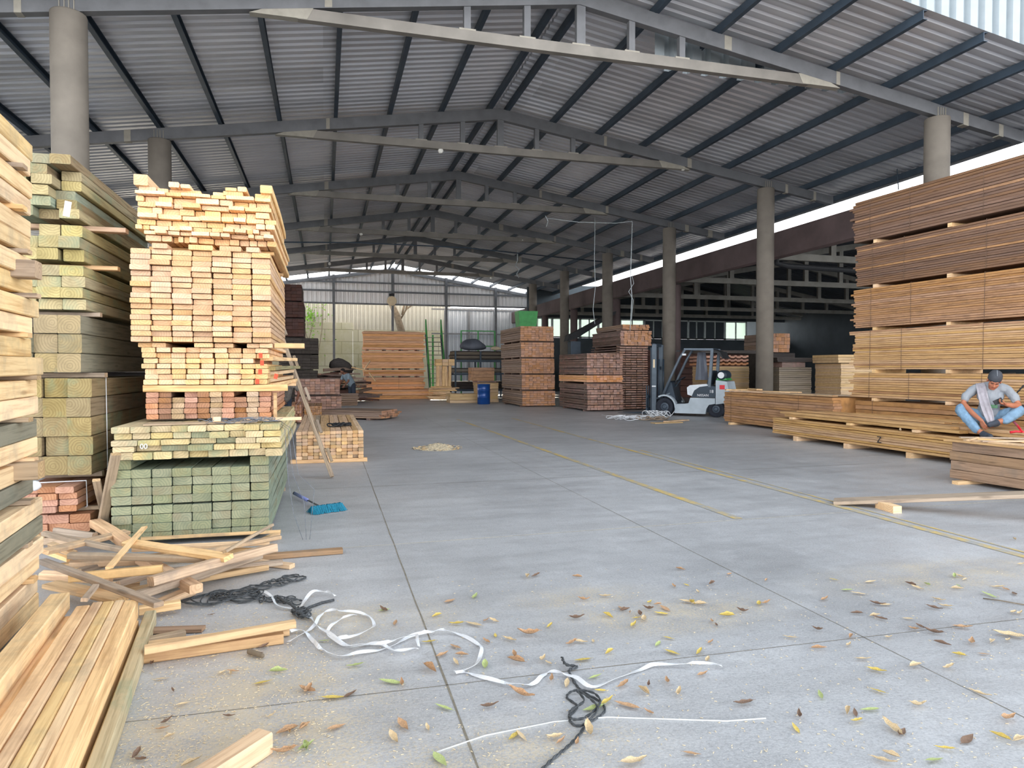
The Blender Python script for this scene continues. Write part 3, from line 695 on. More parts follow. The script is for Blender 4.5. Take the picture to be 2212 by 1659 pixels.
for k, (xa, w, h) in enumerate(((-1.64, 0.12, 0.10), (-1.36, 0.09, 0.05), (-1.26, 0.08, 0.035), (-0.86, 0.1, 0.03), (-0.76, 0.08, 0.045), (-0.54, 0.11, 0.075))):
    board('batten', (xa, 7.08, zTop + h / 2 - .003), (xa, 9.5, zTop + h / 2 - .003), w, h, 'pine', label=f'single batten lying on the very top of the centre pile, {ORD[k]} from left', cat='batten')
# things on the yellow tier in front of the shaded bundle
M['jumble'] = plain('grey_string', (112, 118, 128), 0.8, 0, 0.4, 50)
def solid(name, cu, parent=None):
    tmp = bpy.data.objects.new('tmp', cu); me = bpy.data.meshes.new_from_object(tmp); bpy.data.objects.remove(tmp)
    me.name = name; return link(name, me, parent)
def tangle(name, center_path, rad, loops, r, mat, label, cat, seed=1, zamp=0.03, kind=None, per=24):
    rr = random.Random(seed); pts = []
    cp = [Vector(p) for p in center_path]; n = loops * per
    for i in range(n):
        t = i / (n - 1) * (len(cp) - 1); k = min(int(t), len(cp) - 2); c = cp[k].lerp(cp[k + 1], t - k)
        if i % per == 0: a0 = rr.uniform(0, 6.28); rx = rad * rr.uniform(.4, 1.1); ry = rad * rr.uniform(.3, 1.0); o_ = Vector((rr.uniform(-.4, .4), rr.uniform(-.4, .4), 0)) * rad
        a = i / per * 2 * math.pi
        pts.append(c + o_ * .6 + Vector((math.cos(a) * rx, math.sin(a) * ry, r + zamp * (0.5 + 0.5 * math.sin(a * 1.7 + a0)))))
    sm = []
    for i in range(len(pts)):
        a = pts[max(0, i - 2):i + 3]; q = Vector((0, 0, 0))
        for p in a: q += p
        sm.append(q / len(a))
    cu = bpy.data.curves.new(name, 'CURVE'); cu.dimensions = '3D'; cu.bevel_depth = r; cu.bevel_resolution = 1
    sp = cu.splines.new('POLY'); sp.points.add(len(sm) - 1)
    for p, q in zip(sp.points, sm): p.co = (*q, 1)
    cu.materials.append(M[mat]); return tag(solid(name, cu), label, cat, kind=kind)
tangle('string_tangle', [(-1.05, 6.78, zE1), (-0.7, 6.8, zE1), (-0.5, 6.85, zE1)], 0.14, 16, 0.003, 'jumble', 'tangle of blue-grey string lying on the yellowish boards', 'string', 3, 0.045)
board('board', (-1.55, 6.72, zE1 + 0.008), (-0.62, 6.82, zE1 + 0.008), 0.16, 0.014, 'old', label='thin dusty board lying across the yellowish tier', cat='board')
board('board', (-0.75, 6.92, zE1 + 0.02), (-0.22, 6.90, zE1 + 0.025), 0.07, 0.03, 'pine', label='pale lath poking out to the right above the yellowish tier', cat='board')
board('block', (-0.98, 6.68, zE1 + 0.045), (-0.92, 6.7, zE1 + 0.045), 0.05, 0.045, 'pine', label='tiny pine offcut standing on the yellowish tier', cat='block')
for k, dx in enumerate((0, 0.03, 0.06)):
    wire([(-0.5 + dx, 6.9, zE1 + .02), (-0.36 + dx, 6.62, zE1 - 0.05), (-0.33 + dx * 1.5, 6.5, 0.6), (-0.28 + dx * 3, 6.45 + dx, 0.25 + 0.1 * k), (-0.2 + dx, 6.4, 0.02)], 0.0025, 'jumble', f'thin string hanging down the corner of the yellowish boards, {ORD[k]} one', 'string', 'hanging_string', 4)
# long leaning cleated plank behind the pile
lp = thing('cleated_plank', 'long grey plank with small cleats leaning behind the tall centre pile', 'plank', (0, 0, 0))
a = Vector((0.09, 10.0, 0.03)); b = Vector((-0.98, 10.95, 3.1)); board('plank', a, b, 0.105, 0.04, 'old', lp, roll=0.5)
dx_ = (b - a).normalized()
for k, t in enumerate((0.09, 0.22, 0.37, 0.52, 0.68, 0.84)):
    c = a.lerp(b, t) + Vector((0.062, -0.03, 0.03)); board('cleat', c - dx_ * 0.1, c + dx_ * 0.1, 0.045, 0.035, 'old', lp, roll=0.5)

text_marks = [('00', .062, (-1.545, 6.535, .865), (PI_ := math.pi / 2, 0, 0), 'white', 'white chalk figures on a lower yellowish board end')]
def text(s, size, loc, rot, mat, par=None, name='lettering', ext=.002):
    cu = bpy.data.curves.new(name, 'FONT'); cu.body = s; cu.size = size; cu.extrude = ext; cu.align_x = 'LEFT'; cu.materials.append(M[mat])
    o = solid(name, cu, par); o.location = loc; o.rotation_euler = rot; return o
for s_, sz, loc, rot, mt, lab in text_marks: tag(text(s_, sz, loc, rot, mt, None, 'chalk_mark'), lab, 'mark')
tag(text('Z', .17, (9.835, 10.42, .2), (PI_, 0, -PI_), 'black', None, 'painted_mark'), 'dark painted Z on the side of the low golden bundle', 'mark')
# unseen dark stacks farther back on the left, added to keep the gaps dark
# ================================================================== FOREGROUND TIMBERS AND OFFCUTS
def Gz(px, py, z): return G(px, py, z)
aF = math.radians(-6.4); dF = Vector((math.sin(aF), math.cos(aF), 0)); nF = Vector((math.cos(aF), -math.sin(aF), 0))
rt = G(300, 1292, 0.2)
x = 0.0
for k, w in enumerate((0.074, 0.052, 0.060, 0.056, 0.074)):
    top = rt - nF * (x + w / 2)
    mat = ('pine', 'pine_raw', 'pine_raw', 'pine', 'pine')[k]
    nm = ('outermost of five, nearest the single board', 'second of five from the single board', 'middle of the five', 'fourth of five from the single board', 'fifth of five, beside the gap')[k]
    e = (-0.02, 0, 0.0, 0.01, -0.03)[k]
    board('timber', Vector((top.x, top.y, 0.145)) + dF * (e - 3.0), Vector((top.x, top.y, 0.145)) + dF * e, w - 0.003, 0.112, mat, label=f'long pale timber lying near the camera, {nm}', cat='timber', group='long timbers at the lower left')
    x += w
for k in range(2):
    top = rt - nF * (0.06 + 0.17 * k)
    board('timber', Vector((top.x, top.y, 0.045)) + dF * -3.0, Vector((top.x, top.y, 0.045)) + dF * -0.06, 0.13, 0.086, 'pine', label=f"lower timber under the five long ones, {('right-hand', 'left-hand')[k]} one", cat='timber')
q = G(333, 1318, 0.09)
board('board', Vector((q.x - .02, q.y, 0.045)) + dF * -2.6, Vector((q.x - .02, q.y, 0.045)), 0.062, 0.088, 'yellow', label='single greenish-white board standing apart to the right of the five timbers', cat='timber')
q = G(150, 1278, 0.27)
board('timber', Vector((q.x - .05, q.y, 0.215)) + dF * -2.8, Vector((q.x - .05, q.y, 0.215)), 0.1, 0.1, 'pine_raw', label='raised thick timber lying between the near stack and the five timbers', cat='timber')
board('timber', Vector((q.x - .02, q.y, 0.08)) + dF * -2.8, Vector((q.x - .02, q.y, 0.08)) + dF * -.1, 0.12, 0.158, 'pine', label='timber hidden under the raised thick timber', cat='timber')
q = G(215, 1300, 0.2)
board('timber', Vector((q.x - .07, q.y, 0.13)) + dF * -2.8, Vector((q.x - .05, q.y - .02, 0.13)), 0.1, 0.09, 'pine', label='rounded timber in the gap left of the five timbers', cat='timber')
board('board', Vector((q.x - .18, q.y, 0.042)) + dF * -2.4, Vector((q.x - .16, q.y - .02, 0.042)), 0.22, 0.08, 'red', label='reddish wide board on the floor under the rounded timber', cat='timber')
board('block', G(572, 1600, 0.045), G(420, 1700, 0.045), 0.085, 0.088, 'pine', label='short squared pine offcut lying alone at the bottom of the yard', cat='block')
# offcut heap
SC = [ # x0,y0,x1,y1,z,w,h,mat,label
 (91,1212,343,1306,.27,.06,.03,'old','long grey lath crossing the front of the offcut heap'),
 (274,1172,494,1205,.26,.085,.035,'pine','wide pale lath lying high on the offcut heap'),
 (325,1256,593,1183,.24,.075,.06,'scrap','thick weathered batten slanting up across the heap'),
 (290,1288,560,1200,.17,.07,.05,'old','grey batten just below the thick weathered one'),
 (150,1248,351,1229,.22,.075,.055,'pine','pale square batten with a blunt end in the heap'),
 (95,1152,271,1189,.26,.045,.035,'old','dark slim stick crossing the upper left of the heap'),
 (96,1192,274,1149,.28,.07,.03,'scrap','broken-ended lath rising to the right in the heap'),
 (120,1146,205,1158,.2,.05,.05,'old','grey batten at the back left of the heap'),
 (306,1164,606,1148,.12,.06,.03,'scrap','long thin lath along the back of the heap by the green beams'),
 (285,1186,582,1171,.16,.06,.03,'pine','pale lath parallel to the back of the heap'),
 (485,1192,588,1134,.3,.03,.02,'old','slim stick pointing up towards the broom'),
 (150,1200,443,1209,.22,.05,.04,'old','dark flat lath through the middle of the heap'),
 (236,1226,312,1139,.31,.045,.018,'pine','short lath standing up out of the heap'),
 (206,1130,276,1176,.24,.09,.07,'pine_b','thick orange-tan stub at the back of the heap'),
 (300,1205,424,1272,.15,.085,.06,'pine_b','thick tan batten end pointing to the rope'),
 (89,1242,240,1252,.14,.07,.05,'pine','pale batten along the left edge of the heap'),
 (277,1279,577,1224,.06,.08,.04,'scrap','floor-level lath pointing to the black rope'),
 (345,1305,412,1276,.05,.09,.05,'scrap','short stub at the front of the heap'),
 (539,1212,631,1223,.04,.07,.035,'pine','pale flat end poking out beyond the heap'),
 (520,1207,740,1189,.03,.08,.04,'heavy','brown board reaching out right from the heap onto bare floor'),
 (110,1262,262,1295,.1,.12,.03,'scrap','wide greyish board low in the front of the heap'),
 (182,1296,207,1265,.3,.035,.02,'old','short stick lying over the front of the heap'),
 (300,1319,390,1305,.08,.06,.05,'pine','pale board stub right of the long timbers'),
 (95,1190,150,1209,.18,.04,.03,'pine','thin pale lath at the left edge of the heap'),
 (420,1250,520,1214,.1,.06,.04,'scrap','ragged batten at the right of the heap'),
 (255,1262,330,1240,.12,.05,.04,'old','grey stub inside the heap'),
 (110,1176,160,1196,.22,.05,.035,'scrap','angled tan stick near the near stack'),
 (360,1186,560,1190,.1,.06,.04,'pine','pale batten under the long laths'),
 (400,1200,605,1160,.14,.05,.03,'scrap','tan lath ending by the corner of the green beams'),
 (560,1172,600,1152,.06,.05,.04,'pine','small stub beside the foot of the green beams'),
 (150,1218,330,1212,.16,.06,.04,'scrap','greyish lath in the middle left of the heap'),
 (170,1235,250,1210,.12,.06,.04,'old','dark stub low in the heap'),
 (440,1235,610,1214,.08,.05,.04,'old','grey lath low at the right of the heap'),
 (200,1270,300,1262,.08,.07,.05,'scrap','tan stub low at the front of the heap'),
 (96,1170,210,1166,.12,.09,.06,'scrap','wide stub at the far left of the heap'),
 (130,1225,420,1195,.09,.07,.05,'scrap','long batten buried in the heap'),
 (230,1245,500,1225,.05,.08,.05,'old','long batten on the floor under the heap'),
]
for k, (x0, y0, x1, y1, z, w, h, mt, lab) in enumerate(SC):
    zb = max(h / 2 + .002, z - h / 2)
    z2 = zb if k % 3 else max(h / 2 + .002, zb - 0.05)
    board('offcut', G(x0, y0, zb), G(x1, y1, z2), w, h, mt, roll=R.uniform(-.25, .25) if z > .1 else 0, label=lab, cat='offcut', group='heap of offcuts at the left')
for lab, x0, y0, x1, y1, z, w, h, mt in (
  ('upper of the boards lying together right of the long timbers', 312, 1404, 638, 1347, .095, .05, .04, 'pine'),
  ('front board of those lying together right of the long timbers', 300, 1421, 612, 1377, .03, .06, .055, 'pine_b'),
  ('rear floor-level board of those right of the long timbers', 320, 1398, 625, 1360, .03, .07, .05, 'scrap'),
  ('short dark board behind the boards right of the long timbers', 318, 1385, 400, 1368, .03, .05, .04, 'old'),
  ('flat brown slab edge behind the boards right of the long timbers', 322, 1362, 440, 1358, .015, .07, .02, 'heavy')):
    board('board', G(x0, y0, z), G(x1, y1, z), w, h, mt, label=lab, cat='board', group='boards lying right of the long timbers')
# small blocks under the five timbers
for k, (px, py) in enumerate(((212, 1345), (150, 1420))):
    pass
# ================================================================== BUNDLES
def bundle(label, P0, yaw, L, W, H, nl, nc, mat, cat='lumber bundle', group=None, jx=0.03, skin=None, gap=0.006, straps=(), runners=True, mats=None, name='lumber_bundle', ragged=0.0, strapmat='bandm'):
    """P0: near corner at floor level of the bundle; local x runs along the boards (yaw from world X), y across, z up.
    skin: 'y-' builds only the outer column of boards on the local -y side plus one body of inner boards"""
    t = thing(name, label, cat, P0, yaw, group)
    h = H / nl; w = W / nc
    cols = range(nc)
    if skin:
        cols = [0] if skin == 'y-' else [nc - 1]
        mb = MB()
        if skin == 'y-': mb.box((L / 2, (W + w) / 2 , H / 2), (L - 0.06, W - w - 0.004, H - 0.01))
        else: mb.box((L / 2, (W - w) / 2, H / 2), (L - 0.06, W - w - 0.004, H - 0.01))
        o = mb.build('inner_boards', M[mat], t); o['kind'] = 'stuff'
    for r in range(nl):
        for c in cols:
            e = R.uniform(-jx, jx) - (R.random() < 0.12) * ragged
            hh = h - 0.002 - R.uniform(0, h * 0.09)
            yy = w * (c + .5) + (R.uniform(-.008, .008) if skin else R.uniform(-.002, .002))
            board('board', (e, yy, h * (r + .5)), (L + R.uniform(-jx, jx), yy, h * (r + .5)), w - gap * .6, hh, mats(r, c) if mats else mat, t)
        if skin and r == nl - 1 and nc > 1:
            pass
    for s in straps:
        mb = MB(); q = 0.012
        mb.tube([(s, -q, 0), (s, -q, H + q), (s, W + q, H + q), (s, W + q, 0)], 0.0045, 6)
        mb.build('strap', M[strapmat], t)
    return t
def blk(p, d, lab, mat='pine', yaw=0.0, group=None, nm='spacer_block'):
    cat_ = {'bearer': 'bearer', 'shelf': 'shelf'}.get(nm, 'block')
    mb = MB(); mb.box((0, 0, 0), d); o = mb.build(nm, M[mat]); o.location = p; o.rotation_euler = (0, 0, yaw); return tag(o, lab, cat_, group)
PI2 = math.pi / 2
# --- S4 small floor bundle behind the leaning plank
z = 0.05
t = bundle('low floor bundle of pinkish pine boards with a black rope lying on it', (-0.47 + 1.09, 11.72, 0.07), PI2, 4.2, 1.08, 0.46, 8, 12, 'pine_b', jx=0.04, mats=lambda r, c: ('pine_b', 'pine', 'old')[(r * 7 + c * 5) % 3 if (r * c) % 4 == 0 else 0])
board('bearer', (-0.55, 11.8, 0.034), (0.68, 11.78, 0.034), 0.1, 0.064, 'pine_b', label='front bearer on the floor under the pinkish floor bundle', cat='bearer')
board('bearer', (-0.5, 15.5, 0.034), (0.66, 15.5, 0.034), 0.1, 0.064, 'pine_b', label='rear bearer on the floor under the pinkish floor bundle', cat='bearer')
tangle('rope_coil', [(0.1, 12.5, .53), (0.4, 12.7, .53)], 0.13, 9, 0.012, 'black', 'black rope bundle lying on the pinkish floor bundle', 'rope', 5, 0.05)
# --- S15 the big right stack of six strapped bundles (boards run towards the entrance)
a15 = math.radians(-3.3)
tiers = [(0.06, 0.80, 8, 'amber'), (0.93, 0.54, 11, 'gold'), (1.55, 0.85, 21, 'gold'), (2.47, 0.85, 20, 'amber'), (3.40, 0.89, 20, 'amber_d'), (4.37, 0.90, 16, 'amber_d')]  # gold lower tiers carry direct light in their colour, dull upper ones shade
labs = ['lowest bundle of the tall right stack, half hidden', 'thin golden bundle behind the seated man, second from the bottom', 'golden strapped bundle of the tall right stack, third from the bottom', 'amber strapped bundle of the tall right stack, third from the top', 'dull amber bundle of the tall right stack, second from the top', 'topmost bundle of the tall right stack, shade in its dull amber colour']
Y15, X15, L15, W15 = 12.85, 11.46, 7.4, 0.85
dirb = Vector((-math.sin(a15), -math.cos(a15), 0))      # towards the camera
perp = Vector((math.cos(a15), -math.sin(a15), 0))
yaw15 = math.atan2(dirb.y, dirb.x)
for k, (z0, H, nl, mt) in enumerate(tiers):
    off = (0.05, -0.04, 0.0, 0.03, 0.02, -0.02)[k]
    P0 = Vector((X15, Y15, z0)) + dirb * (off) + perp * (0.0, 0.05, 0.02, 0.0, 0.04, 0.0)[k]
    # local x runs to the camera, local y = left of it = +perp
    bundle(labs[k], P0, yaw15, L15, W15, H, nl, 6, mt, group='tall stack of bundles on the right', jx=0.04, skin='y-', straps=(0.45, 1.25 + 0.2 * (k % 2), 3.0, 5.2) if k else (0.5,), ragged=0.1, mats=(lambda r, c, m=mt: m if (r * 7 + len(m)) % 9 else 'amber'))
    if k < 5:
        zg = z0 + H; gh = tiers[k + 1][0] - zg
        for j, s in enumerate((0.55, 2.3, 4.0, 5.6)):
            c = Vector((X15, Y15, zg + gh / 2)) + dirb * s + perp * 0.45
            blk(c, (0.09, 0.87, gh - 0.004), f'bearer above the {ORD[k]} bundle from below, tall right stack, {ORD[j]} from far end', 'pine', yaw15, 'bearers in the tall right stack', 'bearer')
for j, s in enumerate((0.5, 3.0, 5.8)):
    blk(Vector((X15, Y15, 0.028)) + dirb * s + perp * 0.42, (0.1, 0.9, 0.056), f'floor bearer under the tall right stack, {ORD[j]} from the far end', 'old', yaw15, 'floor bearers of the right stack', 'bearer')
for j, (s, q) in enumerate(((-0.05, 0.25), (0.5, 0.5))):
    p = Vector((X15, Y15, 5.285)) + dirb * s + perp * q
    board('board', p + dirb * -0.1, p + dirb * 2.6, 0.15, 0.025, 'amber_d', label=f"loose thin board on the very top of the tall right stack, {('outer', 'inner')[j]} one", cat='board')
# --- S13 bundle behind the forklift column
bundle('brown strapped bundle on the floor between the forklift and the tall right stack', (11.05, 17.35, 0.07), -PI2, 4.35, 1.15, 0.84, 13, 5, 'amber', skin='y-', straps=(0.35, 3.2), jx=0.03)
for k, yy in enumerate((16.9, 13.6)): blk((11.55, yy, 0.034), (1.24, 0.1, 0.066), f"floor block under the brown bundle, {('by the forklift', 'by the golden boards')[k]}", 'pine', 0, None, 'floor_block')
for k, (x0, y0, x1, y1, z, mt) in enumerate(((11.2, 17.2, 11.3, 14.9, .935, 'scrap'), (11.5, 17.1, 11.9, 15.2, .94, 'pine'), (11.15, 15.6, 11.2, 13.1, .935, 'scrap'), (11.45, 14.9, 11.6, 12.95, .94, 'old'), (11.8, 17.2, 11.4, 16.2, .99, 'pine'), (11.15, 17.45, 11.9, 17.2, .96, 'scrap'))):
    board('loose_board', (x0, y0, z), (x1, y1, z + .01), 0.16, 0.035, mt, label=f'loose board lying on the brown bundle by the forklift, {ORD[k]} from the forklift', cat='board')
# --- S14 low golden bundle the man sits on
bundle('long low golden bundle on the floor in front of the tall right stack', (9.86, 13.5, 0.10), -PI2, 6.6, 1.2, 0.36, 8, 6, 'gold', skin='y-', straps=(5.2,), jx=0.02, strapmat='rope')
for k, yy in enumerate((12.7, 11.2, 9.7, 7.6)): blk((10.44, yy, 0.049), (1.22, 0.11, 0.098), f'floor block under the low golden bundle, {ORD[k]} from the far end', 'pine', 0, 'floor blocks of the golden bundle', 'floor_block')
for k, yy in enumerate((12.8, 11.1, 9.55, 7.8)): blk((10.42, yy, 0.485), (1.24, 0.11, 0.046), f'spacer between the two golden layers, {ORD[k]} from the far end', 'pine', 0, 'spacers of the golden bundle')
for r in range(2):
    for c in range(6):
        x = 9.95 + 0.19 * c + R.uniform(-.01, .01); e = R.uniform(-.15, .12) - (0.25 if c > 3 else 0)
        board('board', (x, 13.2 + e, .535 + .052 * r), (x, (7.0 if c else 8.85) + e, .535 + .052 * r), 0.178, 0.048, 'gold', label=f"long golden board the man sits on, {('lower', 'upper')[r]} layer, {ORD[c]} from the aisle", cat='plank', group='loose golden boards under the man')
for k in range(3):
    board('board', (10.1 + .3 * k, 12.9 - .5 * k, .632), (10.25 + .3 * k, 9.3, .632), 0.16, 0.028, 'gold', label=f'thin extra golden board on the upper layer, {ORD[k]} from the aisle', cat='plank')
# knob of rolled cloth under the upper layer
hull('rag_ball', [(0, 0, 0), (.08, 0, .01), (.1, .05, .06), (.04, .02, .1), (-.03, 0, .06), (.03, -.04, .05)], 'old', 'rag ball stuffed between the golden layers beside the man', 'rag', (9.82, 9.9, .44), 1)
# --- S16 heavy timbers front right
z = 0.05
for r, h in enumerate((0.125, 0.125, 0.13, 0.13)):
    for c in range(3):
        o = board('beam', (8.50 + .36 * c + R.uniform(-.01, .01), 7.5 + R.uniform(-.04, .04), z + h / 2), (8.62 + .36 * c, 4.6, z + h / 2), 0.345, h - .006, 'heavy', label=f'heavy brown beam near the right edge, {rowph(r, 4, W_L)}, {ORD[c]} from the aisle', cat='beam', group='heavy brown beams at the right edge')
    z += h
for k, yy in enumerate((7.3, 5.2)): blk((8.8, yy, .024), (1.25, .09, .046), f"floor block under the heavy brown beams, {('far', 'near')[k]} one", 'pine', 0, None, 'floor_block')
zs = z
for k, (x0, y0, x1, y1, w, mt) in enumerate(((8.3, 7.55, 8.5, 5.2, .12, 'gold'), (8.6, 7.5, 8.9, 5.4, .16, 'scrap'), (8.85, 7.65, 9.4, 6.2, .1, 'pine'), (8.5, 7.2, 9.3, 7.0, .05, 'scrap'), (8.7, 7.7, 9.5, 7.3, .06, 'old'), (8.45, 7.35, 8.9, 7.6, .04, 'pine'))):
    board('loose_board', (x0, y0, zs + .012 + .012 * (k > 2)), (x1, y1, zs + .014 + .012 * (k > 2)), w, .02, mt, label=f'thin loose board on the heavy brown beams, {ORD[k]} one from the aisle edge', cat='board')
# --- plank on a block in the aisle
pa = G(1815, 1087, 0.02); pb = PX(2212, 1075, 8.0)
pb = G(2212, 1073, 0.24)
pd = (pb - pa).normalized()
board('plank', pa + Vector((0, .1, 0.0)), pa + pd * 4.2 + Vector((0, .1, 0)), 0.26, 0.042, 'old', label='dusty grey plank propped on a small block in the aisle', cat='plank')
pk = G(1936, 1108, 0); blk((pk.x + .01, pk.y + .12, .04), (.1, .3, .078), 'small pale block under the dusty grey plank', 'pine', -0.15, None, 'prop_block')
blk(pa + pd * 3.9 + Vector((0, .1, 0)) - Vector((0, 0, (pa + pd * 3.9).z / 2 + .012)), (.14, .3, (pa + pd * 3.9).z - .03), 'block under the right end of the dusty plank', 'pine', 0.1, None, 'prop_block')
# --- S9 five-tier stack with bright ends
for k, (zt, zb) in enumerate(((878, 842), (838, 808), (803, 775), (771, 742), (737, 704))):
    z0 = 0.06 + k * 0.665; H = 0.60
    t = bundle(f'square bundle with orange ends in the five-high stack past the blue drum, {rowph(k, 5, W_D)}', (9.2 - 0.02 * k, 26.9, z0), PI2 , 3.3, 1.42, H, 7, 9, 'oak', group='five-high stack past the blue drum', jx=0.03, mats=None)
    if k < 4:
        for j, yy in enumerate((27.2, 28.5, 29.8)): blk((8.48, yy, z0 + H + .0325), (1.42, .1, .06), f'dark bearer above the {ORD[k]} bundle of the five-high stack, {ORD[j]} from the front', 'dark', 0, 'bearers of the five-high stack', 'bearer')
for j, yy in enumerate((27.2, 29.8)): blk((8.48, yy, .029), (1.42, .1, .056), f"floor bearer of the five-high stack, {('front', 'rear')[j]} one", 'dark', 0, None, 'bearer')
# --- S10 dark stack with mixed bundles
zz = 0.06
spec10 = [(.17, 2, .02), (.17, 2, .02), (.17, 2, .02), (.17, 2, .02), (.19, 3, .07), (.25, 3, .035), (.23, 3, .02), (.31, 4, .02), (.2, 3, 0)]
for k, (H, nl, g) in enumerate(spec10):
    bundle(f'dark bundle with speckled ends in the low stack behind the forklift mast, {rowph(k, 9, W_D)}', (10.66, 23.4 + (0.05 if k > 3 else 0), zz), PI2, 3.1, 1.42, H, nl, 11, 'dark', group='low dark stack left of the forklift', jx=0.04, mats=(lambda r, c, k=k: 'orange' if k == 5 else 'dark'))
    zz += H
    if g:
        for j, yy in enumerate((23.7, 26.0)): blk((9.95, yy, zz + g / 2), (1.42, .1, g - .003), f"dark bearer above the {ORD[k]} bundle of the low dark stack, {('front', 'rear')[j]} one", 'dark', 0, 'bearers of the low dark stack', 'bearer')
        zz += g
for j, yy in enumerate((23.8, 26.0)): blk((9.95, yy, .029), (1.42, .1, .056), f"floor bearer of the low dark stack, {('front', 'rear')[j]} one", 'dark', 0, None, 'bearer')
# --- S11 tall stickered stack behind the mast
t = thing('stickered_stack', 'tall stack of dark boards dried on laths behind the forklift mast', 'lumber bundle', (10.75, 23.9, 0))
zz = 0.06
for r in range(27):
    for c in range(5): board('board', (0.1 + .235 * c, R.uniform(-.04, .02), zz + .027), (0.1 + .235 * c, 2.9, zz + .027), .22, .05, 'dark', t)
    zz += .054
    if r < 26:
        for yy in (.3, 2.5): board('lath', (0, yy, zz + .016), (1.15, yy, zz + .016), .05, .03, 'oak', t)
        zz += .034
for yy in (.3, 2.5): board('lath', (0, yy, .03), (1.15, yy, .03), .09, .056, 'dark', t)
zs11 = zz
bundle('orange-ended bundle on the tall stickered stack', (12.0, 23.8, zs11 + .05), PI2, 2.8, 1.28, .56, 8, 9, 'oak', jx=.04, mats=lambda r, c: 'oak' if c < 8 else 'dark')
for j, yy in enumerate((24.1, 26.2)): blk((11.35, yy, zs11 + .024), (1.28, .1, .046), f"bearer under the orange-ended bundle, {('front', 'rear')[j]} one", 'dark', 0, None, 'bearer')
bundle('small orange-ended bundle at the very top beside the hanging cords', (11.95, 23.9, zs11 + .65), PI2, 2.6, 1.1, .2, 3, 8, 'oak', jx=.05)
for j, yy in enumerate((24.2, 26.1)): blk((11.35, yy, zs11 + .63), (1.2, .08, .034), f"bearer under the topmost small bundle, {('front', 'rear')[j]} one", 'dark', 0, None, 'bearer')
# --- S6 large orange stack at the far end (boards run across)
zz = .5
c6 = PY(778, 715, 37.6)
for k, (H, nl, mt) in enumerate(((.62, 5, 'orange'), (.34, 3, 'orange'), (.95, 8, 'orange'), (.95, 8, 'orange'))):
    bundle(f'orange bundle in the large stack at the far end, {rowph(k, 4, W_D)}', (1.95 + .04 * (k % 2), 37.3, zz), 0, 3.25, 1.2, H, nl, 4, mt, group='large orange stack at the far end', jx=.08, skin='y-', straps=(1.9,) if k == 0 else ())
    zz += H
    if k < 3:
        for j in range(4): blk((2.2 + .9 * j, 37.9, zz + .035), (.12, 1.2, .066), f'spacer above the {ORD[k]} orange bundle at the far end, {ORD[j]} from the left', 'dark', 0, 'spacers of the far orange stack')
        zz += .07
for k in range(5): board('loose_board', (2.0 + .1 * k, 37.35 + .22 * k, zz + .02), (5.0 - .3 * k, 37.4 + .22 * k, zz + .02), .18, .035, 'pine', label=f'pale loose board on top of the far orange stack, {ORD[k]} from the front', cat='board')
bundle('low bright orange bundle on the floor in front of the far orange stack', (2.0, 36.0, .0), 0, 3.6, 2.55, .49, 5, 5, 'orange', jx=.06, skin='y-')
# --- low pile of wide brown boards on the aisle floor
pl0 = G(857, 902, 0); 
t = bundle('low pile of wide brown boards ending in pale ends in the left aisle', (pl0.x + .05, pl0.y - .2, .05), math.pi - 0.62, 2.0, 1.2, .24, 4, 5, 'oak', jx=.12)
for q in (0.4, 1.6): 
    d_ = Vector((math.cos(math.pi - .62), math.sin(math.pi - .62), 0)); n_ = Vector((-d_.y, d_.x, 0))
    c = Vector((pl0.x + .05, pl0.y - .2, .024)) + d_ * q + n_ * .6
    blk(c, (.1, 1.2, .046), f"floor bearer under the low pile of wide brown boards, {('front' if q < 1 else 'rear')} one", 'dark', math.pi - .62, None, 'bearer')
# --- S5 dark stacks at the back left
for k, (x0, x1, z0, z1, mt, Y0) in enumerate(((-1.98, -.34, .1, .8, 'char', 32.6), (-2.0, -.34, .86, 1.5, 'char', 32.6), (-2.0, -.3, 1.56, 2.2, 'char', 32.5), (-2.05, -.3, 2.26, 2.98, 'char', 32.6), (-2.15, -.92, 3.04, 3.85, 'deep', 32.6), (-2.15, -.92, 3.91, 4.6, 'deep', 32.6), (-2.15, -1.0, 4.66, 5.4, 'deep', 32.6))):
    bundle(f'dark bundle in the tall stack at the back left, {rowph(k, 7, W_D)}', (x1, Y0, z0), PI2, 3.0, x1 - x0, z1 - z0, 5, 5, mt, group='tall dark stack at the back left', jx=.03)
    for j, yy in enumerate((Y0 + .4, Y0 + 2.5)): blk(((x0 + x1) / 2, yy, z0 - .03), (min(x1 - x0, 1.2) , .1, .056), f"bearer under the {rowword(k, 7)} dark bundle at the back left, {('front', 'rear')[j]} one", 'char', 0, 'bearers of the dark stack', 'bearer')
# reddish speckled stacks in front of it
for k, (x0, x1, z0, z1, Y0) in enumerate(((-1.0, .55, .08, .62, 24.6), (-1.0, .5, .68, 1.22, 24.7), (-.62, -.1, .06, .42, 21.9), (-1.15, -.65, .06, .55, 20.2))):
    bundle(('lower reddish bundle with speckled ends beside the back left aisle', 'upper reddish bundle with speckled ends beside the back left aisle', 'short pale-ended bundle in front of the reddish ones', 'plastic-greyed short bundle behind the leaning plank')[k], (x1, Y0, z0), PI2, 2.2, x1 - x0, z1 - z0, 6, 9, 'dark' if k < 2 else ('amber' if k == 2 else 'red'), jx=.05)
    for j, yy in enumerate((Y0 + .3, Y0 + 1.8)): blk(((x0 + x1) / 2, yy, z0 - .03), (x1 - x0, .09, .056), f"bearer under the {('lower reddish', 'upper reddish', 'short pale-ended', 'plastic-greyed')[k]} bundle, {('front', 'rear')[j]} one", 'dark', 0, None, 'bearer')
rr = random.Random(5)
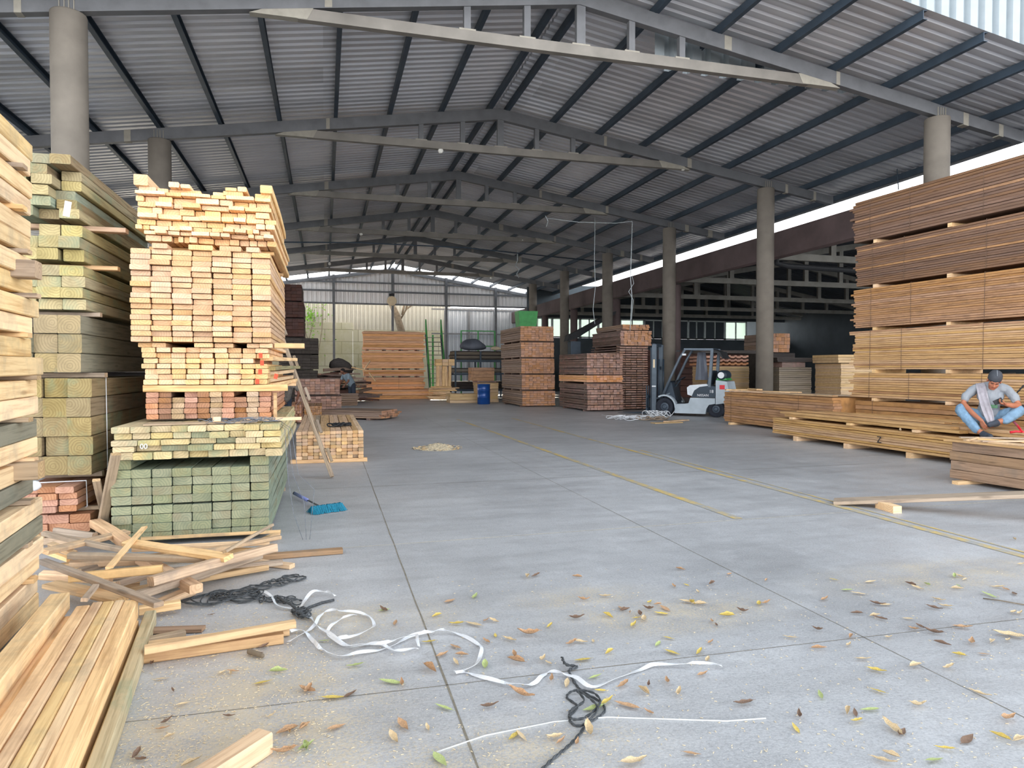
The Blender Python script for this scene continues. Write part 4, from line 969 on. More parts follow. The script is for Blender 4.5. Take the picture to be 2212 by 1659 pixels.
for k in range(64):    # scrap heap round the stooping worker
    lev = k // 9; cx_ = rr.uniform(.1, 2.1 - .12 * lev); cy_ = rr.uniform(32.6, 34.2); zc_ = .06 + .2 * lev + rr.uniform(0, .08); a = rr.uniform(-.7, .7) + (math.pi / 2 if k % 4 == 0 else 0); L = rr.uniform(.8, 1.7)
    d_ = Vector((math.cos(a), math.sin(a), rr.uniform(-.08, .08))) * L / 2
    c = Vector((cx_, cy_, zc_ + abs(d_.z)))
    board('offcut', c - d_, c + d_, rr.uniform(.1, .28), rr.uniform(.06, .16), rr.choice(('dark', 'deep', 'dark', 'oak', 'char')), label='dark offcut in the tangled heap behind the stooping worker', cat='offcut', group='dark offcut heap at the back left')
for k, (x0, z0, x1, z1) in enumerate(((1.75, 1.5, 2.05, 1.95), (2.0, 1.4, 2.3, 1.0), (1.2, 1.65, 1.9, 1.5))):
    board('offcut', (x0, 32.9, z0), (x1, 32.8, z1), .08, .05, 'pine', label=f'pale splinter of wood poking out of the dark offcut heap, {ORD[k]} from the orange stack', cat='offcut')
for k in range(7):
    board('board', (.62 + rr.uniform(-.08, .08), 30.2, .04 + .075 * k), (1.3 + rr.uniform(-.1, .1), 30.25, .04 + .075 * k), .5, .06, 'oak', label=f'short flat board in the small pile left of the stooping worker, {rowph(k, 7, W_D)}', cat='board', group='small pile beside the stooping worker')
hull('tarpaulin', [(0, 0, 0), (1.2, 0, -.1), (1.5, .6, -.5), (.2, .1, .35), (.8, .2, .42), (1.1, .5, .15), (.1, .8, .2), (1.0, .9, -.3), (.5, .0, .4), (0, .5, -.4)], 'char', 'black tarpaulin thrown over the dark offcut heap', 'tarpaulin', (.1, 32.9, 1.72), 1)

for k in range(5):  # unseen bundles added so the gaps between the left stacks stay dark
    bundle(f'dark bundle added unseen behind the left stacks to darken the gaps, {rowph(k, 5, W_D)}', (-2.75, 12.5 + .03 * k, .06 + .72 * k), PI2, 4.0, 2.6, .64, 5, 6, 'char', group='added dark bundles behind the left stacks', skin='y-')
    for j in range(2): blk((-4.0, 13.1 + 2.6 * j, .03 + .72 * k - .0), (2.5, .1, .056 if k == 0 else .07), f"bearer under the {ORD[k]} added dark bundle from below, {('front', 'rear')[j]} one", 'char', 0, 'bearers of the added dark bundles', 'bearer')
# ================================================================== FAR MIDDLE
M['blue'] = plain('blue_drum_paint', (22, 70, 140), 0.3, 0.1, 0.15, 5)
M['green'] = plain('green_paint', (58, 150, 76), 0.5, 0, 0.15, 5)
M['tarp'] = plain('grey_tarpaulin', (92, 98, 110), 0.55, 0, 0.25, 2)
M['cream'] = plain('cream_cloth', (222, 206, 176), 0.8, 0, 0.1, 4)
dr = thing('oil_drum', 'blue steel drum standing beside the five-high stack', 'drum', (6.85, 29.9, 0))
mb = MB(); mb.lathe([(.275, 0), (.285, .01), (.285, .29), (.295, .30), (.285, .31), (.285, .59), (.295, .60), (.285, .61), (.285, .87), (.295, .88), (.29, .9), (.27, .9), (.265, .88)], 28)
mb.build('drum_body', M['blue'], dr, True)
mb = MB(); mb.lathe([(.035, .88), (.035, .905)], 12, Matrix.Translation((.15, 0, 0))); mb.build('bung', M['steel'], dr)
bundle('tan box-shaped bundle raised behind the blue drum', (6.68, 31.2, 1.02), 0, .98, 1.3, .62, 4, 2, 'amber', jx=.01)
bundle('lower tan bundle directly behind the blue drum', (6.95, 31.4, .0), 0, .95, 1.2, .93, 6, 2, 'ply', jx=.02)
blk((7.3, 31.8, .975), (.9, 1.1, .08), 'dark bearer between the two tan bundles behind the drum', 'dark', 0, None, 'bearer')
bundle('low beige slab crate on the floor left of the blue drum', (5.5, 31.0, .0), 0, 1.35, 1.0, .42, 3, 2, 'ply', jx=.03)
# rack with grey planks
rk = thing('plank_rack', 'open rack loaded with grey planks in the middle of the far end', 'rack', (6.5, 35.4, 0))
for x in (0.1, 1.45, 2.9):
    for y in (0.05, 1.4):
        mb = MB(); mb.box((x, y, 1.25), (.08, .08, 2.5)); mb.build('upright', M['purlin'], rk)
for z in (.45, 1.3, 2.0):
    mb = MB(); mb.box((1.5, .05, z), (3.0, .06, .1)); mb.build('shelf_beam', M['purlin'], rk); mb = MB(); mb.box((1.5, 1.4, z), (3.0, .06, .1)); mb.build('shelf_beam', M['purlin'], rk)
gi = 0
for z, n, mt in ((.52, 6, 'char'), (1.37, 4, 'ply_g'), (2.07, 7, 'ply_g')):
    for k in range(n):
        a = R.uniform(0, .12)
        board('plank', (6.46 + a, 36.15, z + .03 + .066 * k), (9.3 + a, 36.15, z + .03 + .066 * k), 1.2, .058, mt if k % 3 else 'char', label=f"grey plank sheet on the {('bottom', 'middle', 'top')[(z > 1) + (z > 2)]} level of the far rack, {ORD[k]} from below", cat='plank', group='planks on the far rack'); gi += 1
hull('tarpaulin', [(0, 0, 0), (1.7, 0, 0), (1.6, .9, 0), (.1, .9, .05), (.3, .2, .55), (.9, .3, .8), (1.35, .3, .62), (1.0, .8, .6), (.4, .8, .5), (1.75, .3, .25)], 'tarp', 'grey tarpaulin mound on top of the far plank rack', 'tarpaulin', (6.7, 35.5, 2.55), 1)
hull('cloth_bundle', [(0, 0, 0), (.8, 0, 0), (.8, .5, 0), (0, .5, 0), (.1, .1, .25), (.6, .1, .22), (.5, .4, .25), (.1, .4, .2)], 'cream', 'cream cloth bundle on the right end of the far rack', 'bundle', (8.5, 35.5, 2.56), 1)
# sunlit pile of short boards
rr = random.Random(11); px_ = 5.6; z = .04
for k in range(11):
    a = rr.uniform(-.35, .35); L = rr.uniform(.9, 1.5); d_ = Vector((math.cos(a), math.sin(a), 0)) * L / 2; c = Vector((px_ + rr.uniform(-.15, .15) + .1, 34.2, z + .03))
    board('offcut', c - d_, c + d_, rr.uniform(.3, .5), .055, 'pine', label=f'pale sunlit offcut in the untidy base of the pale far pile, {ORD[k]} from the floor', cat='offcut', group='sunlit pale pile')
    z += .06
for k in range(5):
    x = 5.45 + .15 * k
    board('slab', (x, 34.2 + .03 * (k % 2), z), (x + rr.uniform(-.05, .05), 34.3, z + 1.02), .14, .2, 'pine', label=f'upright pale slab end in the middle of the sunlit pile, {ORD[k]} from the left', cat='slab', group='upright slabs of the sunlit pile')
z += 1.04
for k in range(2):
    for c in range(3): board('board', (5.35 + .32 * c, 34.2, z + .08 + .165 * k), (5.65 + .32 * c, 34.2, z + .08 + .165 * k), .4, .16, 'pine', label=f"pale block end at the top of the sunlit pile, {('lower', 'upper')[k]} row, {ORD[c]} from left", cat='block', group='top blocks of the sunlit pile')
# green posts and steps
gs = thing('steel_staircase', 'green-railed steel staircase beside the far orange stack', 'staircase', (5.75, 39.0, 0), -PI2)
for y in (0, 0.9):
    mb = MB(); mb.bar((-1.4, y, 3.6), (0.3, y, .1), .08, .16); mb.build('stringer', M['purlin'], gs)
    mb = MB(); mb.bar((-1.4, y, 4.5), (0.3, y, 1.0), .06, .06); mb.build('handrail', M['green'], gs)
    for x in (-1.35, -.5, .3): mb = MB(); zb = 3.6 - (x + 1.4) * 2.06; mb.box((x, y, zb + .45), (.07, .07, 1.0)); mb.build('rail_post', M['green'], gs)
for k in range(13): mb = MB(); mb.box((.2 - .125 * k, .45, .25 + .265 * k), (.24, .9, .03)); mb.build('tread', M['steel'], gs)
mb = MB(); mb.box((-1.6, .45, 1.8), (.1, .1, 3.6)); mb.build('post', M['green'], gs)
fr = thing('pipe_scaffold', 'green pipe frame standing behind the far plank rack', 'frame', (7.6, 39, 0))
for x in (0, 1.0, 2.0): mb = MB(); mb.box((x, 0, 1.9), (.07, .07, 3.8)); mb.build('upright', M['green'], fr)
for z in (2.9, 3.78): mb = MB(); mb.box((1, 0, z), (2, .06, .06)); mb.build('crossbar', M['green'], fr)
hull('green_bin', [(0, 0, 0), (.75, 0, 0), (.75, .6, 0), (0, .6, 0), (-.06, -.05, .8), (.82, -.05, .8), (.82, .65, .8), (-.06, .65, .8)], 'green', 'green plastic bin standing on top of the five-high stack', 'bin', (8.3, 29.1, 3.33))
mb = MB(); mb.prism([(0, 0), (.5, .15), (2.5, 1.35), (2.55, 1.5), (2.3, 1.42), (.45, .45), (.1, .3)], 0, .5)
o = mb.build('conveyor_arm', M['black']); o.location = (11.2, 31.0, 2.9); tag(o, 'black slanting conveyor arm behind the tall stickered stack', 'conveyor'); 
mb = MB(); mb.box((.45, .25, -1.45), (.5, .45, 2.9)); mb.build('conveyor_foot', M['purlin'], o)
# tree and round lamp at the gable
M['bark'] = plain('bark', (120, 108, 92), 0.95, 0, 0.3, 6, 0.3)
M['leafg'] = plain('leaf_green', (120, 168, 60), 0.7, 0, 0.3, 3)
tr = thing('tree', 'leaning bare tree trunk behind the far orange stack', 'tree', (5.6, 50.0, 0))
mb = MB(); mb.tube([(0.1, 0, 0), (0.0, 0, 2.4), (-.15, 0, 4.0), (-.55, 0, 5.4), (-1.1, 0, 6.6)], [.34, .3, .27, .24, .2], 12); trk = mb.build('trunk', M['bark'], tr, True)
for p in (((-.4, 0, 5.0), (.1, 0, 5.9), (.5, 0, 6.2)), ((-.2, 0, 5.5), (0, 0, 6.4)), ((.1, 0, 5.9), (.3, 0, 6.9))):
    mb = MB(); mb.tube(p, .07, 6); mb.build('branch', M['bark'], tr, True)
lp_ = thing('round_lamp', 'round beige lamp head hanging at the bottom of the far gable', 'lamp', (4.45, 47.6, 6.25))
mb = MB(); mb.lathe([(.02, -.16), (.2, -.14), (.31, -.06), (.33, 0), (.31, .02), (.24, .0), (.05, .03)], 24, Matrix.Rotation(PI2, 4, 'X')); mb.build('lamp_head', M['cream'], lp_, True)
mb = MB(); mb.box((0, .1, .42), (.34, .2, .18)); mb.box((0, .3, .38), (.08, .44, .06)); mb.box((0, .48, .05), (.08, .06, .7)); mb.build('lamp_bracket', M['black'], lp_)
rr = random.Random(2)
mb = MB()
for k in range(260):
    a = rr.uniform(0, 6.28); r = abs(rr.gauss(0, .9)); c = Vector((r * math.cos(a), rr.uniform(-.15, .2), r * math.sin(a) * 1.2)); q = rr.uniform(.05, .12); u = Vector((rr.uniform(-1, 1), rr.uniform(-1, 1), rr.uniform(-1, 1))).normalized() * q; v = u.cross(Vector((rr.uniform(-1, 1), 1, rr.uniform(-1, 1)))).normalized() * q * .5
    mb.add([c - u, c + v, c + u, c - v], [(0, 1, 2, 3)])
o = mb.build('climbing_plant', M['leafg']); o.location = (-1.0, 51.85, 5.4); tag(o, 'sparse bright green climber on the old wall at the far left', 'plant')
mb = MB()
for q in ((-.6, .0, -2.9, .3, 0, 0), (.5, 0, -2.9, .9, 0, .9), (-.1, 0, -2.0, -1.2, 0, 1.2)): mb.tube([(q[0], -.05, q[2]), ((q[0] + q[3]) / 2 + .1, -.08, (q[2] + q[5]) / 2), (q[3], 0, q[5])], .03, 5)
mb.build('vine_stem', M['bark'], o)
# bulbs and hanging cords
M['bulb'] = plain('bulb_glass', (232, 232, 226), 0.25, 0, 0.03, 5)
for k, (px, py, Y) in enumerate(((952, 322, TY[1]), (1475, 360, TY[1]), (780, 503, TY[3]), (1128, 517, TY[3]), (712, 568, TY[4]), (1061, 599, TY[5]))):
    p = PY(px, py, Y); b_ = thing('light_bulb', f'white bulb under a roof truss tie beam, {ORD[k]} from the entrance' if k != 1 else 'white bulb under the rafter of the second truss, right side', 'bulb', p)
    zt_ = 7.34 - p.z if abs(p.x - RX) < 5.2 else ztop(p.x) - .3 - p.z
    mb = MB(); mb.lathe([(.03, zt_), (.03, .07), (.045, .06), (.045, .03)], 10); mb.build('lamp_holder', M['steel'], b_)
    mb = MB(); mb.lathe([(.03, .04), (.06, 0), (.075, -.05), (.05, -.1), (.01, -.115)], 14); mb.build('glass_globe', M['bulb'], b_, True)
M['cord'] = plain('pale_cord', (168, 176, 180), 0.7, 0, 0.15, 9)
def cord(pts, r, lab, mat='cord'): return wire([PY(x, y, Y) if not isinstance(x, Vector) else x for x, y, Y in pts], r, mat, lab, 'cord', 'hanging_wire', 6)
cord([(1285, 470, 24), (1285, 505, 24), (1284, 560, 24), (1286, 620, 24.05), (1281, 668, 24.0), (1285, 700, 24)], .014, 'long pale cord hanging in front of the conveyor, with a kink')
cord([(1366, 478, 22), (1364, 540, 22), (1362, 600, 22), (1365, 640, 22), (1362, 700, 22), (1361, 714, 22)], .016, 'long pale cord hanging over the topmost small bundle')
cord([(1366, 478, 22.0), (1330, 482, 22.2), (1250, 480, 22.6), (1181, 471, 23.0)], .014, 'pale cord swagging sideways from the long hanging cord')
cord([(1365, 595, 22.05), (1369, 612, 22.05), (1358, 630, 22.0), (1368, 648, 22.0), (1364, 690, 22)], .012, 'second twisted strand knotted on the long hanging cord')
cord([(1118, 540, 33), (1118, 564, 33), (1113, 574, 33), (1122, 582, 33), (1116, 592, 33), (1121, 600, 33)], .03, 'tangled pale cord dangling from the far roof')
cord([(1178, 466, 22.5), (1184, 478, 22.5), (1180, 490, 22.5)], .014, 'short bent wire end under the roof')
cord([(1937, 322, 15.5), (1938, 370, 15.5), (1941, 410, 15.5)], .014, 'dark cable hanging from the right eave', 'purlin')
cord([(1983, 300, 15), (1985, 355, 15)], .01, 'thin loop of wire hanging by the first right column')
wire([Vector((-3.5, 30, 6.75)), Vector((1.5, 30, 6.95)), Vector((6, 30, 6.95)), Vector((12.6, 30, 6.6))], .03, 'purlin', 'dark cable sagging across the hall under the fourth truss', 'cable', 'cable')
# plywood stacks in the neighbouring shed
def sheets(lab, x, y, z0, w, d, h, n, mat, grp=None):
    return bundle(lab, (x, y, z0), 0, w, d, h, n, 1, mat, jx=.012, group=grp, cat='sheet stack', name='sheet_stack')
sheets('tall plywood stack right behind the forklift', 13.35, 21.9, .86, 1.62, 1.2, .80, 24, 'ply')
sheets('grey lower sheet stack behind the forklift', 13.3, 21.6, .0, 2.1, 1.4, .81, 18, 'ply_g')
blk((14.3, 22.3, .835), (1.8, 1.2, .044), 'bearer between the plywood and the grey sheets behind the forklift', 'pine', 0, None, 'bearer')
for k in range(3): 
    mb = MB(); pts = profile(0, 1.75, .25, .035); a = mb.ring([(x, 0, z) for x, z in pts]); b_ = mb.ring([(x, 1.2, z) for x, z in pts]); c_ = mb.ring([(x, 0, z + .07) for x, z in pts]); d_ = mb.ring([(x, 1.2, z + .07) for x, z in pts])
    for q in range(len(pts) - 1):
        mb.face([a[q], a[q + 1], b_[q + 1], b_[q]]); mb.face([c_[q], c_[q + 1], d_[q + 1], d_[q]]); mb.face([a[q], a[q + 1], c_[q + 1], c_[q]]); mb.face([b_[q], b_[q + 1], d_[q + 1], d_[q]])
    for r0, r1, r2, r3 in ((a, b_, d_, c_),): mb.face([r0[0], r1[0], r2[0], r3[0]]); mb.face([r0[-1], r1[-1], r2[-1], r3[-1]])
    o = mb.build('wavy_board', M['red']); o.location = (13.22, 21.9, 1.70 + .13 * k); tag(o, f'wavy reddish board on the tall plywood stack, {ORD[k]} from below', 'board', 'wavy boards on the plywood')
sheets('dark sheet lying over the wavy boards', 12.95, 21.8, 2.12, 2.3, 1.3, .12, 2, 'char')
sheets('tan plywood stack between the second column and the tall right stack', 15.95, 18.4, .12, 1.75, 1.2, 1.62, 30, 'ply')
sheets('three offset pale sheets on the tan plywood stack by the right stack', 15.75, 18.3, 1.76, 1.9, 1.2, .26, 3, 'ply')
blk((16.8, 18.9, .06), (1.6, 1.1, .11), 'floor bearer of the tan plywood stack', 'dark', 0, None, 'bearer')
sheets('grey sheet stack just right of the second column', 14.55, 19.6, .12, 1.25, 1.2, 1.5, 22, 'ply_g')
sheets('thin dark sheets on the grey sheet stack by the second column', 14.4, 19.5, 1.8, 2.0, 1.2, .14, 3, 'char')
blk((15.1, 20.1, 1.71), (.9, 1.0, .17), 'dark bearer under the thin dark sheets', 'dark', 0, None, 'bearer')
blk((15.1, 20.1, .06), (1.1, 1.0, .11), 'floor bearer of the grey sheet stack', 'dark', 0, None, 'bearer')
bundle('small orange-ended bundle on a shelf behind the second column', (18.45, 24.2, 2.25), PI2, 2, .8, .78, 5, 6, 'oak', jx=.02)
blk((18.1, 25.2, 1.11), (1.2, 2, 2.22), 'dark shelf block carrying the orange-ended bundle in the neighbouring shed', 'char', 0, None, 'shelf')
bundle('long brown bundle under the neighbouring windows', (14.6, 34, .0), 0, 9, 2, 2.6, 8, 2, 'deep', jx=.1)
# litter pile at the forks
tangle('strap_litter', [G(1325, 905, 0), G(1365, 908, 0), G(1400, 905, 0)], .35, 14, .009, 'white', 'tangle of white plastic straps on the floor by the fork tips', 'strapping', 8, .12)
tangle('strap_litter', [G(1400, 900, 0), G(1440, 902, 0)], .3, 12, .009, 'white', 'heap of white and brown straps against the forklift front wheel', 'strapping', 9, .22)
tangle('strap_litter', [G(1385, 908, 0), G(1440, 908, 0)], .28, 9, .012, 'old', 'brown strap ends mixed in the litter by the front wheel', 'strapping', 10, .12)
board('board', G(1440, 911, .02) , G(1482, 907, .02), .22, .03, 'pine', label='flat tan board scrap on the floor in front of the forklift', cat='board')
board('board', G(1410, 914, .015), G(1470, 912, .015), .25, .02, 'ply', label='thin tan sheet scrap nearest the aisle in front of the forklift', cat='board')
wire([G(1300, 896, .01), G(1340, 901, .01), G(1392, 903, .01)], .012, 'white', 'pale straight strap on the floor left of the litter', 'strapping', 'strap_litter')
# sawdust heap
M['dust'] = plain('shavings', (206, 192, 164), 0.95, 0, 0.5, 30)
rr = random.Random(4); mb = MB(); c0 = G(945, 969, 0)
mb.lathe([(.42, 0), (.36, .02), (.22, .06), (.08, .1), (.01, .11)], 20)
for k in range(420):
    a = rr.uniform(0, 6.28); r = .5 * math.sqrt(rr.random()); z = max(.004, .1 * (1 - r / .42)) + rr.uniform(0, .02); q = rr.uniform(.008, .028)
    rot = Matrix.Rotation(rr.uniform(0, 6), 3, 'Z') @ Matrix.Rotation(rr.uniform(-.7, .7), 3, 'X'); mb.cur = rr.choice((0, 0, 1, 2))
    mb.box((r * math.cos(a), r * math.sin(a) * .8, z), (q * 2.4, q, .004), rot)
o = mb.build('shavings_heap', [M['dust'], M['jumble'], M['pine']]); o.location = c0; tag(o, 'small heap of shavings and grey scraps swept together in the aisle', 'shavings', kind='stuff')
# broom
br = thing('broom', 'blue bristle broom head with a short blue-gripped handle on the floor', 'broom', (0, 0, 0))
h0 = G(692, 1100, .03); h1 = G(640, 1068, .06)
ax_ = (G(738, 1098, 0) - G(672, 1107, 0)); ax_.z = 0; cc = (G(738, 1100, 0) + G(672, 1110, 0)) / 2; L = ax_.length; yb = math.atan2(ax_.y, ax_.x)
M['brist'] = plain('teal_bristles', (20, 122, 152), 0.6, 0, 0.35, 90); M['bstock'] = plain('dark_blue_stock', (20, 60, 110), 0.5); M['grip'] = plain('lavender_grip', (130, 140, 200), 0.4)
mb = MB(); Rz = Matrix.Rotation(yb, 3, 'Z'); mb.box(cc + Vector((0, 0, .045)), (L * .94, .05, .03), Rz); mb.build('broom_stock', M['bstock'], br)
rr = random.Random(6); mb = MB()
for k in range(900):
    u = rr.uniform(-.5, .5) * L * .97; v = rr.uniform(-.03, .03); s_ = Rz @ Vector((u, v, 0)); e_ = Rz @ Vector((u * 1.06 + rr.uniform(-.02, .02), v * 2.4 + (.03 if v > 0 else -.03) + rr.uniform(-.015, .015), 0)); w = Vector((.004, 0, 0))
    a = cc + s_ + Vector((0, 0, .055 + rr.uniform(0, .025))); b_ = cc + e_ + Vector((0, 0, .005)); mb.add([a - w, a + w, b_ + w, b_ - w], [(0, 1, 2, 3)])
o = mb.build('bristles', M['brist'], br); o['kind'] = 'stuff'
jn = cc + Vector((0, 0, .05)) + Rz @ Vector((-.06, 0, 0)); far = G(637, 1066, .05); mid = jn.lerp(far, .5)
mb = MB(); mb.tube([jn, mid], .007, 8); mb.tube([jn + Vector((.02, 0, 0)), mid + Vector((.012, 0, 0))], .005, 6); mb.build('handle_wire', M['steel'], br, True)
mb = MB(); mb.tube([mid, far], .02, 10); g_ = mb.build('grip', M['grip'], br, True)
mb = MB(); mb.tube([far, far + (far - mid).normalized() * .02], .021, 10); mb.build('grip_cap', M['black'], g_)
# red bolt cutters
M['redm'] = plain('red_enamel', (210, 30, 48), 0.35)
bc = thing('bolt_cutter', 'red-handled cutter lying on the boards right of the seated man', 'cutter', (0, 0, 0))
q0, q1, q2 = PX(2182, 908, 9.75), PX(2206, 932, 9.6), PX(2240, 934, 9.6); q0 = G(2188, 909, .74); q1 = G(2208, 933, .68); q3 = G(2182, 934, .67)
for a, b_ in ((q0, q1), (q3, q1)): mb = MB(); mb.tube([a, a.lerp(b_, .5) + Vector((0, 0, .01)), b_], [.018, .016, .014], 8); mb.build('handle', M['redm'], bc, True)
mb = MB(); mb.bar(q1, q1 + Vector((.25, -.25, 0)), .05, .02); mb.build('jaw', M['redm'], bc)
wire([PX(2185, 862, 11.7), PX(2212, 832, 11.72)], .014, 'black', 'dark rod sticking out of the golden bundle behind the man', 'rod', 'steel_rod')
# ================================================================== FORKLIFT
M['fbody'] = plain('forklift_body', (172, 184, 194), 0.45, 0.0, 0.12, 3); M['fdark'] = plain('forklift_dark', (44, 58, 72), 0.5, 0.1, 0.2, 3)
M['fsteel'] = plain('mast_steel', (96, 108, 120), 0.5, 0.4, 0.15, 4); M['tyre'] = plain('tyre', (30, 36, 48), 0.8, 0, 0.2, 10)
M['rim'] = plain('rim', (70, 82, 96), 0.5, 0.3, 0.2, 8); M['seatw'] = plain('seat_shell', (214, 222, 230), 0.35)
f0 = G(1434, 898, 0); f1 = G(1547, 902, 0)
fy = math.atan2(f1.y - f0.y, f1.x - f0.x); WB = (f1 - f0).length * .985
fk = thing('forklift', 'grey and dark blue counterbalance forklift parked with its mast towards the dark stacks', 'forklift', (f0.x, f0.y, 0), fy)
W = 1.08
S = WB / 1.74          # length scale of the side outline
def fp(lst): return [(u * S, z) for u, z in lst]
def part(name, poly, y0, y1, mat, par=fk):
    mb = MB(); mb.prism(fp(poly), y0, y1); return mb.build(name, M[mat], par)
side = [(.36, .10), (1.40, .10), (1.44, .28), (1.52, .40), (1.72, .44), (1.72, .62), (.90, .62), (.84, .44), (.72, .42), (.40, .40)]
for y0, y1 in ((0.02, .16), (W - .16, W - .02)): part('side_panel', side, y0, y1, 'fbody')
part('chassis', [(-.2, .16), (1.5, .16), (1.5, .42), (.36, .42), (.3, .58), (-.05, .6), (-.2, .5)], .18, W - .18, 'fdark')
part('engine_hood', [(.92, .64), (1.72, .64), (1.72, 1.0), (1.5, 1.02), (1.2, .98), (1.02, .86)], .06, W - .06, 'fdark')
cw = part('counterweight', [(1.74, .42), (2.0, .46), (2.1, .30), (2.14, .34), (2.16, .9), (2.1, 1.16), (1.74, 1.2)], 0.02, W - .02, 'fbody')
mb = MB(); mb.box((1.95 * S, -.002 + .02, .98), (.16, .006, .14)); mb.build('warning_label', M['redm'], cw)
part('dashboard', [(-.02, .55), (.32, .42), (.36, .5), (.2, 1.1), (.1, 1.16), (0, 1.0)], .2, W - .2, 'fdark')
st = part('seat', [(.78, .72), (.98, .66), (1.08, .86), (1.45, .98), (1.5, 1.02), (1.42, 1.08), (.86, 1.03), (.76, .95)], .1, W - .15, 'seatw')
part('seat_back', [(1.38, 1.06), (1.5, 1.04), (1.6, 1.5), (1.5, 1.52)], .25, W - .3, 'fdark', st)
mb = MB(); mb.lathe([(.165, -.012), (.185, 0), (.165, .012), (.15, 0)], 20, Matrix.Translation((.42 * S, W / 2, 1.22)) @ Matrix.Rotation(-.5, 4, 'Y')); sw = mb.build('steering_wheel', M['tyre'], fk, True)
mb = MB(); mb.tube([(.22 * S, W / 2, .95), (.42 * S, W / 2, 1.22)], .025, 8); mb.build('steering_column', M['fdark'], sw)
for k, u in enumerate((.3, .34)): mb = MB(); mb.tube([(u * S, .3 + .06 * k, 1.05), (u * S + .05, .3 + .06 * k, 1.2)], .01, 6); mb.build('lever', M['black'], fk)
# wheels
def wheel(u, y, r, w, z=None):
    T = Matrix.Translation((u * S, y, r)) @ Matrix.Rotation(PI2, 4, 'X')
    mb = MB(); mb.lathe([(r * .5, -w * .25), (r * .56, -w / 2), (r * .9, -w / 2), (r, -w * .35), (r, w * .35), (r * .9, w / 2), (r * .56, w / 2), (r * .5, w * .25)], 32, T); t_ = mb.build('wheel', M['tyre'], fk, False)
    for p in t_.data.polygons: p.use_smooth = len(p.vertices) == 4
    mb = MB(); mb.lathe([(.01, -w * .26), (r * .49, -w * .26), (r * .45, -w * .2), (r * .45, w * .26), (r * .3, w * .3), (r * .2, w * .46), (.01, w * .47)], 24, T); h_ = mb.build('hub', M['rim'], t_)
for y in (.13, W - .13): wheel(0, y, .30, .2); wheel(1.74, y, .265, .18)
# fenders
for y0, y1 in ((.0, .22), (W - .22, W)):
    arc = [(.36 * math.cos(a), .30 + .36 * math.sin(a)) for a in [math.radians(q) for q in range(120, -15, -15)]]
    arc2 = [(.41 * math.cos(a), .30 + .41 * math.sin(a)) for a in [math.radians(q) for q in range(-15, 121, 15)]]
    mb = MB(); mb.prism([(u + .0, z) for u, z in arc + arc2], y0, y1); mb.build('fender', M['fbody'], fk)
# mast
for y in (.2, W - .2):
    mb = MB(); mb.box((-.40, y, 1.23), (.15, .09, 2.34)); mb.build('mast_rail', M['fsteel'], fk)
    mb = MB(); mb.box((-.53, y + (.09 if y < .5 else -.09), 1.2), (.07, .07, 2.2)); mb.build('inner_mast_rail', M['fdark'], fk)
    mb = MB(); mb.tube([(-.28, y + (.1 if y < .5 else -.1), .3), (-.28, y + (.1 if y < .5 else -.1), 1.9)], .03, 10); mb.build('lift_cylinder', M['fdark'], fk, True)
    mb = MB(); mb.tube([(-.35, y, .55), (.15, y, .75)], .035, 10); mb.build('tilt_cylinder', M['fsteel'], fk, True)
for z in (.35, 1.6, 2.38): mb = MB(); mb.box((-.42, W / 2, z), (.1, W - .38, .1)); mb.build('mast_crossbar', M['fdark'], fk)
mb = MB(); mb.box((-.40, .148, 1.75), (.06, .012, .28)); mb.build('mast_reflector', M['cream'], fk)
mb = MB(); mb.box((-.40, .148, .98), (.14, .012, .04)); mb.build('mast_reflector', M['white'], fk)
for z in (.2, .62): mb = MB(); mb.box((-.62, W / 2, z), (.06, W - .1, .1)); mb.build('carriage_bar', M['fdark'], fk)
for k in range(5): mb = MB(); mb.box((-.64, .1 + .22 * k, .62), (.03, .04, .75)); mb.build('backrest_bar', M['fdark'], fk)
for y in (.28, W - .28): mb = MB(); mb.prism([(-.66, .72), (-.70, .72), (-.71, .07), (-1.75, .045), (-1.75, .035), (-.68, .03), (-.66, .06)], y - .05, y + .05); mb.build('fork', M['fdark'], fk)
# overhead guard
for y in (.1, W - .1):
    mb = MB(); mb.tube([(-.1 * S, y, .62), (.2 * S, y, 1.3), (.5 * S, y, 1.92), (.68 * S, y, 2.2)], .045, 8); mb.build('front_pillar', M['fsteel'], fk, True)
    mb = MB(); mb.bar((1.52 * S, y, .98), (1.60 * S, y, 2.18), .09, .09); mb.build('rear_pillar', M['fsteel'], fk)
    mb = MB(); mb.bar((.66 * S, y, 2.22), (1.64 * S, y, 2.2), .07, .06); mb.build('roof_rail', M['fsteel'], fk)
for k in range(6): mb = MB(); u = .72 + .17 * k; mb.bar((u * S, .1, 2.22), (u * S, W - .1, 2.22), .035, .04); mb.build('roof_bar', M['fdark'], fk)
mb = MB(); mb.prism(fp([(1.6, 2.2), (1.85, 2.12), (1.97, 1.9), (1.93, 1.9), (1.8, 2.06), (1.6, 2.13)]), .08, W - .08); mb.build('rear_visor', M['black'], fk)
mb = MB(); mb.box((.48 * S, .03, 2.16), (.12, .05, .05)); mb.build('work_light', M['black'], fk)
mb = MB(); mb.box((.68 * S, .04, 2.04), (.12, .04, .06)); mb.build('work_light', M['white'], fk)
